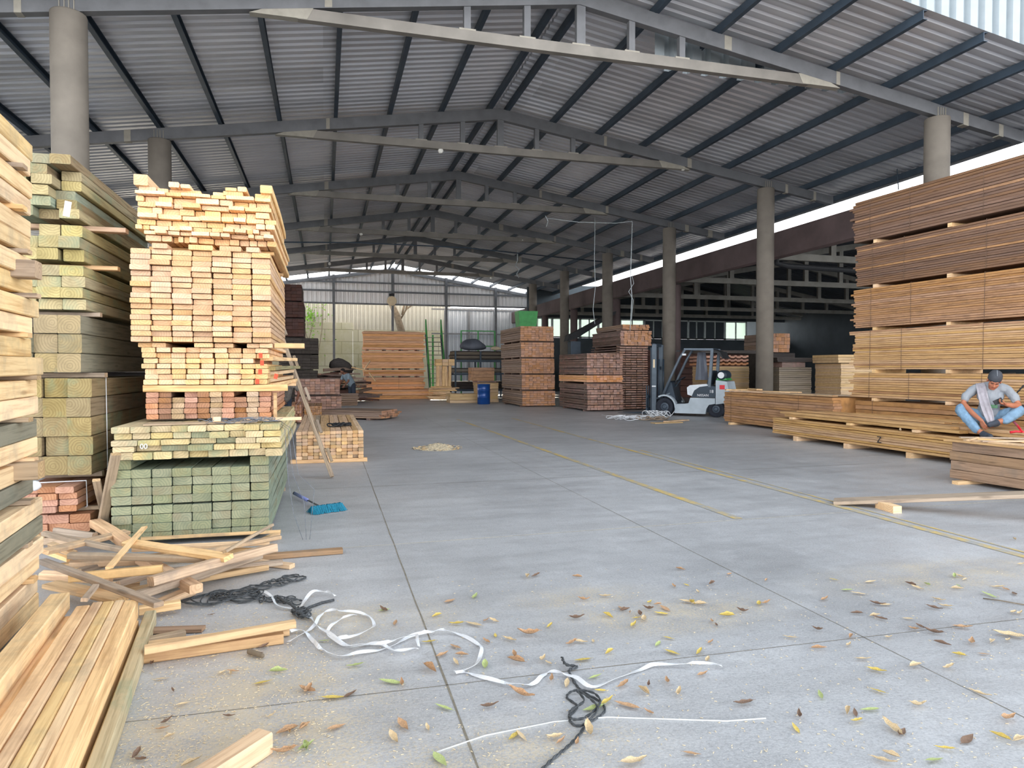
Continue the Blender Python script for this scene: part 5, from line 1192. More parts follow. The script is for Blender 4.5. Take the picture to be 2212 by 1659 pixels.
# gas tank across the counterweight
T = Matrix.Translation((1.88 * S, W / 2, 1.36)) @ Matrix.Rotation(PI2, 4, 'X')
mb = MB(); mb.lathe([(.03, -.42), (.11, -.40), (.16, -.33), (.165, -.25), (.165, .25), (.16, .33), (.11, .40), (.03, .42)], 24, T); tk = mb.build('gas_tank', M['fdark'], fk, True)
mb = MB(); mb.lathe([(.01, .43), (.1, .43), (.105, .40), (.01, .40)], 20, T); mb.build('tank_collar', M['white'], tk)
hull('x', [(0, 0, 0)], 'green', 'x', 'x', (0, 0, 0)) if False else None
mb = MB(); mb.prism(fp([(1.7, 1.2), (2.08, 1.2), (2.0, 1.28), (1.76, 1.28)]), .2, W - .2); mb.build('tank_cradle', M['green'], tk)
# clear rain sheet tied in the cab
mb = MB(); sh = [(.98, .55), (1.06, .5), (1.12, .56), (1.2, .5), (1.26, .55)]
a = mb.ring([(u * S, y, 2.12) for u, y in sh]); b_ = mb.ring([((u - 1.1) * 1.6 * S + 1.1 * S, y, 1.2) for u, y in sh]); 
for q in range(4): mb.face([a[q], a[q + 1], b_[q + 1], b_[q]])
o = mb.build('dust_sheet', M['tarp'], fk); sm_ = o.modifiers.new('s', 'SOLIDIFY'); sm_.thickness = .006
def text_old(s, size, loc, rot, mat, par=None, name="lettering", ext=.002):
    cu = bpy.data.curves.new(name, 'FONT'); cu.body = s; cu.size = size; cu.extrude = ext; cu.align_x = 'LEFT'; cu.materials.append(M[mat])
    o = solid(name, cu, par); o.location = loc; o.rotation_euler = rot; return o
text('NISSAN', .11, (1.12 * S, .055, .67), (PI2, 0, 0), 'white', fk)
text('18', .14, (1.52 * S, .055, .79), (PI2, 0, 0), 'white', fk)
# ================================================================== PEOPLE
M['skin'] = plain('skin', (176, 112, 84), 0.55, 0, 0.08, 10); M['skin_d'] = plain('skin_dark', (120, 78, 60), 0.6, 0, 0.08, 10)
M['shirt'] = plain('grey_tshirt', (150, 156, 164), 0.85, 0, 0.06, 12, .15); M['jeans'] = plain('blue_jeans', (120, 152, 180), 0.85, 0, 0.28, 7, .3)
M['cap'] = plain('charcoal_cap', (66, 70, 78), 0.8, 0, 0.15, 12); M['shoe'] = plain('shoe', (58, 66, 78), 0.7, 0, 0.2, 20); M['towel'] = plain('towel', (168, 164, 172), 0.95, 0, 0.16, 14, .3)
M['hair'] = plain('hair', (24, 20, 20), 0.8, 0, 0.2, 30); M['lip'] = plain('lips', (140, 70, 62), 0.5)
def caps(mb, pts, n=12):
    """chain of (x,y,z,r): a closed round-ended tube"""
    P = [Vector(p[:3]) for p in pts]; Rr = [p[3] for p in pts]; path = []; rad = []
    d0 = (P[0] - P[1]).normalized(); d1_ = (P[-1] - P[-2]).normalized()
    for a in (.99, .85, .5): path.append(P[0] + d0 * Rr[0] * a); rad.append(Rr[0] * math.sqrt(1 - a * a))
    for i, p in enumerate(P):
        path.append(p); rad.append(Rr[i])
        if i < len(P) - 1 and (P[i + 1] - p).length > .12:
            path.append(p.lerp(P[i + 1], .5)); rad.append((Rr[i] + Rr[i + 1]) / 2)
    for a in (.5, .85, .99): path.append(P[-1] + d1_ * Rr[-1] * a); rad.append(Rr[-1] * math.sqrt(1 - a * a))
    mb.tube(path, rad, n)
def ell(mb, c, r, rot=None, n=16):
    T = Matrix.Translation(Vector(c)) @ (rot or Matrix()) @ Matrix.Diagonal((r[0], r[1], r[2], 1))
    mb.lathe([(max(.02, math.sin(a)), -math.cos(a)) for a in [math.pi * k / 10 for k in range(11)]], n, T)
def blob(name, mb, mat, par, vox=.008, smooth=4):
    o = mb.build(name, M[mat], par)
    r = o.modifiers.new('r', 'REMESH'); r.mode = 'VOXEL'; r.voxel_size = vox; r.use_smooth_shade = True
    if smooth: s = o.modifiers.new('s', 'SMOOTH'); s.iterations = smooth; s.factor = .5
    return o
def hand(mb, wrist, d, palm_n, s=1.0, curl=0.5, thumb=1):
    """palm + five unequal bent fingers. d: pointing direction, palm_n: palm normal, thumb: +1/-1 side"""
    w = Vector(wrist); d = Vector(d).normalized(); n = Vector(palm_n); n = (n - d * n.dot(d)).normalized(); sd_ = d.cross(n) * thumb
    for q in (-.03, -.01, .012, .032):
        caps(mb, [(*(w + d * .0 + sd_ * q * .6 * s), .016 * s), (*(w + d * .085 * s + sd_ * q * s), .0135 * s)], 8)
    for q, L in ((.036, .068), (.013, .078), (-.011, .072), (-.034, .056)):
        b = w + d * .088 * s + sd_ * q * 1.05 * s; c1 = b + (d * math.cos(curl) + n * math.sin(curl)) * L * .45 * s; c2 = c1 + (d * math.cos(curl * 2) + n * math.sin(curl * 2)) * L * .32 * s; c3 = c2 + (d * math.cos(curl * 2.7) + n * math.sin(curl * 2.7)) * L * .23 * s
        caps(mb, [(*b, .0095 * s), (*c1, .009 * s), (*c2, .0082 * s), (*c3, .0072 * s)], 8)
    b = w + d * .02 * s + sd_ * .03 * s; c1 = b + (d * .6 + sd_ * .7 + n * .3).normalized() * .04 * s; c2 = c1 + (d * .85 + sd_ * .25 + n * .5).normalized() * .03 * s; c3 = c2 + (d * .9 + n * .6).normalized() * .022 * s
    caps(mb, [(*b, .015 * s), (*c1, .0115 * s), (*c2, .010 * s), (*c3, .0085 * s)], 8)
# --- seated man; local x = picture right, -y = towards the aisle/camera, z up from the boards' top
mx, my = 10.32, 8.62; zs_ = .635
pm = thing('person', 'man in grey t-shirt, blue jeans and dark cap sitting cross-legged looking at a phone', 'person', (mx, my, 0), math.radians(-49))
hd = Vector((.07, -.30, 1.375))       # head centre
tilt = Matrix.Rotation(math.radians(34), 4, 'X') @ Matrix.Rotation(math.radians(12), 4, 'Y')
pm.scale = (.86, 1, 1)
HX, HY = 1.27, 1.10
def H_(v): w_ = tilt.to_3x3() @ Vector(v); return hd + Vector((w_.x * HX, w_.y * HY, w_.z * HY))
def ellh(mb, c, r, rot): ell(mb, c, (r[0] * HX, r[1] * HY, r[2] * HY), rot)
mb = MB()
ellh(mb, H_((0, .015, .03)), (.078, .098, .095), tilt)            # skull
ellh(mb, H_((0, -.035, -.045)), (.062, .062, .075), tilt)         # jaw
ellh(mb, H_((0, -.062, -.095)), (.034, .03, .024), tilt)          # chin
ellh(mb, H_((.036, -.062, -.03)), (.026, .024, .024), tilt); ellh(mb, H_((-.036, -.062, -.03)), (.026, .024, .024), tilt)
caps(mb, [(*H_((0, -.088, .005)), .009), (*H_((0, -.112, -.034)), .014)], 8); ellh(mb, H_((.013, -.1, -.04)), (.01, .01, .008), tilt); ellh(mb, H_((-.013, -.1, -.04)), (.01, .01, .008), tilt)
caps(mb, [(*H_((-.04, -.082, .022)), .010), (*H_((0, -.092, .018)), .009), (*H_((.04, -.082, .022)), .010)], 8)
for s in (-1, 1): ellh(mb, H_((s * .08, .01, -.015)), (.012, .02, .032), tilt)
caps(mb, [(.03, -.12, 1.22, .062), (*H_((0, .02, -.06)), .056)], 12)     # neck
# torso
caps(mb, [(0, .05, .74, .15), (0, .02, .88, .15), (.01, -.04, 1.02, .155), (.02, -.08, 1.16, .15)], 14)
caps(mb, [(-.19, -.07, 1.24, .06), (.02, -.07, 1.26, .085), (.23, -.08, 1.24, .06)], 12)
# his right arm (picture left): elbow out, hand hanging at the feet
A1 = [(-.24, -.08, 1.22, .06), (-.36, -.14, 1.10, .05), (-.40, -.19, 1.00, .046), (-.26, -.36, .86, .042), (-.12, -.48, .75, .03)]
A2 = [(.28, -.08, 1.22, .06), (.38, -.14, 1.10, .05), (.44, -.20, .99, .046), (.33, -.33, .99, .04), (.24, -.40, 1.01, .029)]
for A in (A1, A2): caps(mb, A[:3], 12); caps(mb, A[2:], 12)
hand(mb, A1[-1][:3], (.45, -.35, -.85), (.5, .6, .1), 1.05, .45, -1)
hand(mb, A2[-1][:3], (-.9, -.35, .15), (0, .1, 1), 1.0, .75, -1)
# legs
LG1 = [(-.1, .0, .76, .09), (-.44, -.22, .90, .075), (-.20, -.46, .61, .05), (-.10, -.50, .555, .04)]
LG2 = [(.1, .0, .76, .09), (.44, -.20, .90, .075), (.24, -.34, .76, .05), (.12, -.38, .73, .04)]
for Lg in (LG1, LG2): caps(mb, Lg[:2], 12); caps(mb, Lg[1:3], 12); caps(mb, Lg[2:], 12)
blob('body', mb, 'skin', pm, .0055, 3)
# t-shirt
mb = MB()
caps(mb, [(0, .05, .82, .165), (0, .03, .9, .168), (.01, -.04, 1.02, .17), (.02, -.075, 1.15, .165)], 16)
ell(mb, (.0, -.0, .86), (.2, .17, .14)); ell(mb, (.02, -.06, 1.12), (.215, .15, .14))
caps(mb, [(-.2, -.07, 1.245, .075), (.02, -.065, 1.265, .1), (.24, -.08, 1.245, .075)], 14)
for s, A in ((-1, A1), (1, A2)): caps(mb, [(*A[0][:3], .076), (A[1][0], A[1][1], A[1][2] + .01, .072), ((A[1][0] * .8 + A[2][0] * .2), (A[1][1] * .8 + A[2][1] * .2), (A[1][2] * .8 + A[2][2] * .2), .072)], 14)
sh_ = blob('t_shirt', mb, 'shirt', pm, .009, 4)
mb = MB(); mb.lathe([(.068, -.008), (.08, 0), (.068, .012), (.06, 0)], 20, Matrix.Translation((.035, -.14, 1.285)) @ Matrix.Rotation(.75, 4, 'X')); mb.build('collar', M['shirt'], sh_, True)
mb = MB(); 
for k in range(7):
    mb.box((.0 + .02 * k, -.252, .955), (.015, .006, .016 + .006 * (k % 2))); mb.box((.0 + .02 * k, -.254, .982), (.016, .006, .018 - .005 * (k % 3 == 0)))
mb.build('chest_print', M['green'], sh_)
# jeans
mb = MB()
caps(mb, [(-.09, .06, .745, .13), (.09, .06, .745, .13)], 14); ell(mb, (0, .02, .76), (.2, .17, .12))
for Lg, fl in ((LG1, 1), (LG2, 1)):
    caps(mb, [(*Lg[0][:3], .115), ((Lg[0][0] + Lg[1][0]) / 2, (Lg[0][1] + Lg[1][1]) / 2, (Lg[0][2] + Lg[1][2]) / 2, .105), (*Lg[1][:3], .092)], 16)
    caps(mb, [(*Lg[1][:3], .092), ((Lg[1][0] + Lg[2][0]) / 2, (Lg[1][1] + Lg[2][1]) / 2 - .01, (Lg[1][2] + Lg[2][2]) / 2, .082), (*Lg[2][:3], .072)], 16)
jn_ = blob('jeans', mb, 'jeans', pm, .009, 3)
dm = jn_.modifiers.new('d', 'DISPLACE'); tx = bpy.data.textures.new('folds', 'CLOUDS'); tx.noise_scale = .09; dm.texture = tx; dm.strength = .03; dm.mid_level = .5
dm = sh_.modifiers.new('d', 'DISPLACE'); dm.texture = tx; dm.strength = .022; dm.mid_level = .5
for Lg, yaw_, dz in ((LG1, .5, 0), (LG2, -.5, 0)):
    mb = MB(); f = Vector(Lg[-1][:3]); dirf = Vector((.12 if Lg is LG1 else -.12, -.16, -.05))
    caps(mb, [(f.x, f.y, f.z - .01, .052), (f.x + dirf.x * .5, f.y + dirf.y * .5, f.z - .025, .046), (f.x + dirf.x, f.y + dirf.y, f.z - .035, .04)], 14); caps(mb, [(f.x, f.y + .02, f.z - .035, .035), (f.x + dirf.x, f.y + dirf.y, f.z - .05, .03)], 10)
    blob('shoe', mb, 'shoe', pm, .007, 2)
# cap, hair, brows, eyes, mouth
mb = MB(); T = Matrix.Translation(H_((0, .02, .045))) @ Matrix.Diagonal((HX, HY, HY, 1)) @ tilt
mb.lathe([(.1, -.025), (.103, .0), (.099, .035), (.082, .07), (.05, .094), (.01, .103)], 28, T @ Matrix.Diagonal((.86, 1.06, 1, 1))); cp_ = mb.build('cap', M['cap'], pm, True)
mb = MB(); ellh(mb, H_((0, .13, .02)), (.06, .05, .008), tilt); mb.build('cap_brim', M['cap'], cp_, True)
mb = MB(); mb.box(H_((0, -.02, .147)), (.006, .16, .004), tilt.to_3x3()); mb.build('cap_seam', M['shirt'], cp_)
mb = MB(); ellh(mb, H_((0, .05, -.01)), (.083, .07, .06), tilt); mb.build('hair', M['hair'], pm, True)
for s in (-1, 1):
    mb = MB(); caps(mb, [(*H_((s * .018, -.098, .022)), .0045), (*H_((s * .045, -.09, .024)), .004)], 6); mb.build('eyebrow', M['hair'], pm, True)
    mb = MB(); caps(mb, [(*H_((s * .02, -.094, .003)), .005), (*H_((s * .042, -.088, .002)), .0045)], 6); mb.build('eye', M['hair'], pm, True)
mb = MB(); caps(mb, [(*H_((-.022, -.094, -.066)), .004), (*H_((0, -.102, -.064)), .006), (*H_((.022, -.094, -.066)), .004)], 6); mb.build('mouth', M['lip'], pm, True)
# towel over the shoulder
mb = MB(); rows = []
tw = [(-.17, .06, 1.22, .07), (-.15, -.06, 1.345, .08), (-.13, -.16, 1.30, .085), (-.10, -.25, 1.15, .08), (-.07, -.29, 1.0, .075), (-.02, -.33, .86, .08), (.02, -.37, .72, .06), (.04, -.39, .64, .035)]
for (x, y, z, w) in tw:
    rows.append(mb.ring([(x + w * (k / 6 - .5) * 2 * .9, y + .018 * math.sin(k * 2.1 + z * 5), z + .004 * k) for k in range(7)]))
for a, b_ in zip(rows, rows[1:]):
    for k in range(6): mb.face([a[k], a[k + 1], b_[k + 1], b_[k]])
o = mb.build('shoulder_towel', M['towel'], pm, True); s = o.modifiers.new('s', 'SOLIDIFY'); s.thickness = .02; s = o.modifiers.new('u', 'SUBSURF'); s.levels = s.render_levels = 2
ph = Vector(A2[-1][:3]) + Vector((-.13, -.035, .045)); mb = MB(); mb.box((0, 0, 0), (.075, .011, .15)); o = mb.build('mobile_phone', M['black']); o.matrix_world = Matrix.Translation((mx, my, 0)) @ Matrix.Rotation(math.radians(-49), 4, 'Z') @ Matrix.Translation(ph) @ Matrix.Rotation(math.radians(62), 4, 'Y') @ Matrix.Rotation(math.radians(-38), 4, 'X'); tag(o, 'black mobile phone held by the seated man', 'phone')
# --- stooping worker at the far left heap and half-hidden worker behind the leaning plank
def stooper(label, loc, rz, shirt, legs, skin, hgt=1.0, cap_='hair'):
    p = thing('person', label, 'person', loc, rz); p.scale = (hgt,) * 3
    mb = MB(); caps(mb, [(-.1, 0, .08, .05), (-.1, .03, .46, .06), (-.09, .06, .86, .09)]); caps(mb, [(.12, .1, .08, .05), (.11, .1, .46, .06), (.09, .07, .86, .09)])
    caps(mb, [(0, .06, .9, .15), (0, -.08, 1.12, .15), (0, -.22, 1.3, .16)]); caps(mb, [(-.2, -.24, 1.32, .06), (.2, -.24, 1.32, .06)])
    caps(mb, [(0, -.3, 1.36, .06), (0, -.38, 1.44, .055)]); ell(mb, (0, -.42, 1.5), (.085, .1, .115))
    for s in (-1, 1):
        A = [(s * .23, -.25, 1.3, .055), (s * .3, -.3, 1.06, .045), (s * .2, -.44, .86, .033)]; caps(mb, A[:2]); caps(mb, A[1:]); hand(mb, A[-1][:3], (-s * .2, -.5, -.8), (-s, .2, 0), 1.0, .5, -s)
    blob('body', mb, skin, p, .009, 2)
    mb = MB(); caps(mb, [(0, .05, .92, .17), (0, -.08, 1.12, .172), (0, -.21, 1.28, .175)]); caps(mb, [(-.2, -.24, 1.32, .08), (.2, -.24, 1.32, .08)])
    for s in (-1, 1): caps(mb, [(s * .22, -.25, 1.31, .075), (s * .27, -.28, 1.16, .068)])
    blob('shirt', mb, shirt, p, .014, 3)
    mb = MB(); caps(mb, [(-.1, 0, .1, .075), (-.1, .03, .46, .085), (-.09, .06, .88, .12)]); caps(mb, [(.12, .1, .1, .075), (.11, .1, .46, .085), (.09, .07, .88, .12)])
    blob('trousers', mb, legs, p, .014, 3)
    for x, y in ((-.1, -.04), (.12, .06)): mb = MB(); caps(mb, [(x, y + .05, .045, .042), (x, y - .1, .04, .038)]); mb.build('shoe', M['shoe'], p, True)
    mb = MB(); ell(mb, (0, -.40, 1.535), (.095, .112, .1)); mb.build('cap' if cap_ == 'cap' else 'hair', M[cap_ if cap_ != 'cap' else 'black'], p, True)
M['denim_d'] = plain('dark_jeans', (44, 52, 66), 0.9, 0, 0.2, 8); M['ltshirt'] = plain('pale_blue_shirt', (128, 144, 156), 0.9, 0, 0.1, 8); M['camo'] = plain('mottled_shirt', (112, 106, 100), 0.9, 0, 0.5, 9)
p2 = G(764, 875, 0)
stooper('worker in pale blue shirt and dark jeans stooping by the dark offcut heap', (1.1, 31.3, 0), math.radians(-60), 'ltshirt', 'denim_d', 'skin_d', .98)
p3 = G(633, 897, 0)
stooper('worker in dark cap and mottled shirt half hidden behind the leaning cleated plank', (p3.x + .05, 18.9, 0), math.radians(20), 'camo', 'denim_d', 'skin_d', .88, 'cap')
# ================================================================== ROPES, STRAP, LEAVES ON THE YARD FLOOR
def Q(x, y): return (600 + x / 2.011, 1200 + y / 2.011)      # reading frame of the strap
def ribbon(name, pts, w, label, z=.006, mat='white', wob=.01):
    P3 = [G(*Q(x, y)) for x, y in pts]; out = []
    n = len(P3)
    def cr(a, b, c, d, t): return .5 * ((2 * b) + (c - a) * t + (2 * a - 5 * b + 4 * c - d) * t * t + (3 * b - a - 3 * c + d) * t ** 3)
    for i in range(n - 1):
        a, b, c, d = P3[max(i - 1, 0)], P3[i], P3[i + 1], P3[min(i + 2, n - 1)]
        for k in range(6): out.append(cr(a, b, c, d, k / 6))
    out.append(P3[-1]); mb = MB(); prev = None
    for i, p in enumerate(out):
        t = (out[min(i + 1, len(out) - 1)] - out[max(i - 1, 0)]); t.z = 0; t.normalize(); s = Vector((-t.y, t.x, 0))
        tw = .5 * math.sin(i * .33) * (1 if i % 40 > 6 else 2.2); hh = z + wob * (0.6 + .6 * math.sin(i * .21 + len(pts)))
        o = s * math.cos(tw) * w / 2 + Vector((0, 0, math.sin(tw) * w / 2)); c = Vector((p.x, p.y, hh + abs(math.sin(tw)) * w / 2))
        cur = mb.ring([c - o, c + o, c + o + Vector((0, 0, .0015)), c - o + Vector((0, 0, .0015))])
        if prev:
            for k in range(4): mb.face([prev[k], prev[(k + 1) % 4], cur[(k + 1) % 4], cur[k]])
        prev = cur
    return tag(mb.build(name, M[mat]), label, 'strapping')
ribbon('packing_strap', [(1929, 492), (1800, 488), (1650, 485), (1590, 497), (1470, 545), (1360, 585), (1290, 545), (1210, 522), (1155, 525), (1120, 562), (1070, 577), (1000, 572), (900, 545), (830, 518), (770, 520), (855, 493), (880, 450), (884, 410), (850, 380), (790, 350), (720, 340), (640, 350), (560, 368), (500, 400), (420, 422), (340, 438), (260, 452), (185, 415), (150, 375), (125, 345), (90, 335), (55, 345)], .022, 'longest white packing strap snaking across the yard to the lower right')
ribbon('packing_strap', [(610, 420), (520, 437), (455, 402), (400, 392), (330, 408), (270, 388), (215, 350), (165, 318), (140, 275), (100, 245), (0, 232), (-25, 195), (-60, 170)], .02, 'white packing strap ending at the small black knot', .011)
ribbon('packing_strap', [(250, 376), (300, 378), (380, 350), (418, 322), (405, 285), (370, 266), (300, 260), (235, 260), (185, 275), (160, 315), (110, 355), (45, 395)], .02, 'white packing strap forming the round loop', .015)
ribbon('packing_strap', [(340, 278), (280, 298), (235, 322), (218, 352), (250, 385), (300, 415), (380, 410), (460, 405), (500, 385), (550, 372), (600, 368), (606, 392), (613, 418)], .018, 'thin white strap doubled inside the round loop', .019)
ribbon('packing_strap', [(250, 188), (215, 180), (162, 175), (125, 205), (100, 243)], .022, 'short bent white strap end above the knot', .02)
for pts, lab, sd_, rad, loops in (
    (((440, 1300), (500, 1290), (545, 1292)), 'large tangle of black twine beside the offcut heap', 1, .15, 16),
    (((545, 1278), (600, 1262), (640, 1252)), 'black twine loops trailing towards the broom side', 2, .10, 10),
    (((555, 1300), (600, 1298), (650, 1305)), 'black twine running to the white strap knot', 3, .06, 9)):
    tangle('twine_tangle', [G(x, y, 0) for x, y in pts], rad, loops, .0042, 'rope', lab, 'twine', sd_, .03, per=20)
tangle('twine_knot', [G(640, 1325, 0), G(660, 1338, 0)], .05, 9, .006, 'rope', 'small black knot tying the white straps together', 'twine', 4, .04, per=16)
wire([G(652, 1322, .02), G(668, 1312, .012), G(695, 1302, .01), G(722, 1296, .015)], .009, 'rope', 'black rope end lying above the round strap loop', 'rope', 'rope_piece')
wire([G(620, 1300, .012), G(600, 1290, .03), G(628, 1305, .03), G(645, 1320, .02)], .009, 'rope', 'short black rope bend left of the knot', 'rope', 'rope_piece')
M['chalk'] = plain('pale_cord_grey', (206, 208, 208), 0.9)
rp = thing('rope', 'dark twisted rope coiled on the floor with its tail running to the bottom edge', 'rope', (0, 0, 0))
def twist(name, pts, r, par, seed=0):
    P3 = [Vector(p) for p in pts]; out = []
    n = len(P3)
    for i in range(n - 1):
        a, b, c, d = P3[max(i - 1, 0)], P3[i], P3[i + 1], P3[min(i + 2, n - 1)]
        for k in range(8): t = k / 8; out.append(.5 * ((2 * b) + (c - a) * t + (2 * a - 5 * b + 4 * c - d) * t * t + (3 * b - a - 3 * c + d) * t ** 3))
    out.append(P3[-1]); mb = MB()
    for st_ in range(2):
        q = []
        for i, p in enumerate(out):
            t = (out[min(i + 1, len(out) - 1)] - out[max(i - 1, 0)]).normalized(); s = t.cross(Vector((0, 0, 1))).normalized(); a = i * .9 + st_ * math.pi
            q.append(p + s * math.cos(a) * r * .55 + Vector((0, 0, r + math.sin(a) * r * .55)))
        mb.tube(q, r * .62, 6)
    return mb.build(name, M['rope'], par, True)
def QQ(x, y, z=0): p = G(*Q(x, y)); return (p.x, p.y, z)
twist('coil', [QQ(1290, 560), QQ(1330, 600), QQ(1400, 640), QQ(1420, 680), QQ(1370, 720), QQ(1300, 745), QQ(1265, 710), QQ(1300, 660), QQ(1255, 620), QQ(1290, 600, .01), QQ(1370, 610, .01), QQ(1400, 660, .015), QQ(1340, 720, .015), QQ(1280, 725, .01), QQ(1270, 690, .01), QQ(1330, 650, .015), QQ(1300, 610, .02), QQ(1350, 640, .02), QQ(1390, 690, .02), QQ(1340, 740, .01)], .0055, rp)
twist('tail', [QQ(1340, 740), QQ(1300, 795), QQ(1250, 845), QQ(1190, 895), QQ(1130, 955), QQ(1080, 1010)], .0065, rp)
twist('knotted_end', [QQ(1235, 465, .02), QQ(1250, 495, .02), QQ(1300, 498, .01), QQ(1265, 515, .01), QQ(1290, 560)], .0075, rp)
wire([QQ(690, 855, .0015), QQ(900, 785, .003), QQ(1200, 725, .003), QQ(1430, 705, .003), QQ(1650, 712, .003), QQ(1950, 722, .003), QQ(2120, 710, .003)], .0035, 'chalk', 'thin faded cord lying almost straight across the lower yard', 'cord', 'faded_cord')
# ---- leaves

M['l_yel'] = plain('leaf_yellow', (206, 182, 96), 0.6, 0, 0.35, 25); M['l_grn'] = plain('leaf_pale_green', (176, 188, 126), 0.6, 0, 0.25, 25)
M['l_brn'] = plain('leaf_brown', (184, 148, 114), 0.8, 0, 0.35, 25); M['l_tan'] = plain('leaf_tan', (206, 184, 148), 0.8, 0, 0.25, 25); M['l_drk'] = plain('leaf_dark', (124, 100, 84), 0.8, 0, 0.3, 25)
def leaf_mesh(mat, curl, fold, wav):
    mb = MB(); n = 9; rows = []
    for i in range(n):
        t = i / (n - 1); w = .30 * math.sin(math.pi * t ** .85) * (1 - .25 * t) * .5 + .004; x = t - .5
        z = curl * (x * x * 4) * .25
        rows.append([(x, -w, z + fold * w + wav * .03 * math.sin(i * 2.1)), (x, -w * .5, z + fold * w * .4), (x, 0, z), (x, w * .5, z + fold * w * .4), (x, w, z + fold * w + wav * .03 * math.cos(i * 1.7))])
    rr_ = [mb.ring(r) for r in rows]
    for a, b_ in zip(rr_, rr_[1:]):
        for k in range(4): mb.face([a[k], a[k + 1], b_[k + 1], b_[k]])
    mb.tube([(-.5, 0, curl * .25), (-.62, 0, curl * .25 + .02)], .008, 4)
    return mb.mesh('leaf', M[mat], True)
LM = {k: [leaf_mesh(k, c, f, w) for c, f, w in ((.15, .3, .3), (.5, .8, 1), (.9, 1.3, 1.4), (.3, 1.8, 1))] for k in ('l_yel', 'l_grn', 'l_brn', 'l_tan', 'l_drk')}
NAMES = {'l_yel': 'yellow', 'l_grn': 'pale green', 'l_brn': 'curled brown', 'l_tan': 'dry tan', 'l_drk': 'dark shrivelled'}
proto = {}
def leaf(px, py, k, ln, ang=None, lab=None, grp=None):
    p = G(px, py, .004)
    var = R.choice((0, 1, 1, 2, 3)) if k not in ('l_grn', 'l_yel') else R.choice((0, 0, 1, 3))
    if k not in proto: proto[k] = o = link('fallen_leaf', LM[k][var])
    else: o = proto[k].copy(); COL.objects.link(o)
    o.data = LM[k][var]
    for q in ('label', 'group'):
        if q in o.keys(): del o[q]
    s = ln * .88; o.scale = (s, s * R.uniform(.8, 1.25), s * R.uniform(.6, 1.0)); o.location = (p.x, p.y, .004); o.rotation_euler = (R.uniform(-.15, .15), R.uniform(-.1, .1), R.uniform(0, 6.28) if ang is None else ang)
    o.location.z = .008 + .02 * s
    near = px < 700 and 'among the sawdust at the lower left' or (py > 1480 and 'in the bottom strip of the yard') or (px > 1700 and 'on the right of the yard') or (px > 1250 and 'in the middle right of the yard') or 'around the white straps'
    tag(o, lab or f'{NAMES[k]} fallen leaf {near}', 'leaf', grp or f'{NAMES[k]} leaves {near}')
def Q3(x, y): return (1700 + x / 3.26, 1150 + y / 3.26)
big = [(245, 622, 'l_yel', .13, 'broad yellow leaf with a green edge left of the floor joint'), (720, 665, 'l_grn', .11, 'green leaf standing on edge just right of the floor joint, low in the yard'), (705, 893, 'l_grn', .13, 'pale green leaf cut off by the bottom edge near the joint'), (1060, 612, 'l_brn', .15, 'large brown leaf below the white strap'),
 (1323, 457, 'l_yel', .11, 'yellow-green leaf above the strap end'), (488, 553, 'l_grn', .14, 'pale green leaf pair left of the floor joint'), (315, 607, 'l_drk', .10, 'narrow dark green leaf beside the broad yellow one'), (128, 590, 'l_brn', .13, 'long brown leaf left of the yellow one'), (662, 498, 'l_brn', .13, 'curled brown leaf on the joint under the straps'), (655, 380, 'l_yel', .09, 'olive curled leaf on the joint above the strap'),
 (857, 178, 'l_grn', .12, 'long pale green leaf high in the yard'), (748, 200, 'l_brn', .11, 'brown tent-shaped leaf high in the yard'), (850, 302, 'l_tan', .15, 'long tan leaf above the straps'), (1088, 345, 'l_brn', .14, 'brown folded leaf above the strap'), (900, 482, 'l_grn', .12, 'pale green leaf inside the strap bend'), (1008, 370, 'l_tan', .11, 'tan folded leaf next to the brown folded one'),
 (1370, 668, 'l_grn', .12, 'pale green leaf inside the rope coil'), (1515, 655, 'l_brn', .14, 'brown leaf right of the rope coil'), (2022, 648, 'l_drk', .12, 'dark leaf on bare floor right of the rope'), (1545, 905, 'l_tan', .14, 'tan leaf at the bottom edge right of the rope'), (120, 833, 'l_grn', .09, 'small green leaf in the sawdust at the bottom left'), (1740, 605, 'l_tan', .10, 'tan curled leaf below the strap end'), (460, 240, 'l_grn', .09, 'small green leaf beside the twine'), (200, 374, 'l_grn', .08, 'green leaf inside the loop crossing'),
 (1380, 530, 'l_grn', .09, 'pale leaf right of the rope knot'), (510, 297, 'l_brn', .11, 'brown curled leaf right of the loop'), (335, 482, 'l_grn', .10, 'faint green leaf under the strap'), (1650, 388, 'l_grn', .09, 'green leaf pair right of the strap'), (1865, 458, 'l_tan', .10, 'tan leaf above the strap tip'), (1180, 310, 'l_yel', .09, 'yellowish curled leaf in the upper yard'), (1545, 305, 'l_yel', .10, 'yellow leaf under the brown cluster'), (1500, 568, 'l_brn', .10, 'brown leaf below the strap rise'), (1275, 385, 'l_brn', .11, 'crumpled reddish leaf above the rope'), (1060, 790, 'l_tan', .10, 'tan scrap leaf low in the middle'), (1025, 790, 'l_yel', .1, 'yellow curled leaf low in the middle'), (1350, 770, 'l_tan', .12, 'tan leaf touching the rope tail'), (770, 400, 'l_brn', .11, 'brown leaf inside the strap arch'), (715, 435, 'l_brn', .10, 'orange-brown leaf on the joint'), (1035, 462, 'l_brn', .12, 'brown leaf right of the strap arch'), (1190, 540, 'l_brn', .10, 'brown leaf under the strap crest'), (1255, 560, 'l_tan', .11, 'tan leaf touching the rope knot')]
for x, y, k, ln, lab in big: leaf(*Q(x, y), k, ln * 1.05, None, lab, 'fallen leaves with a shape of their own')
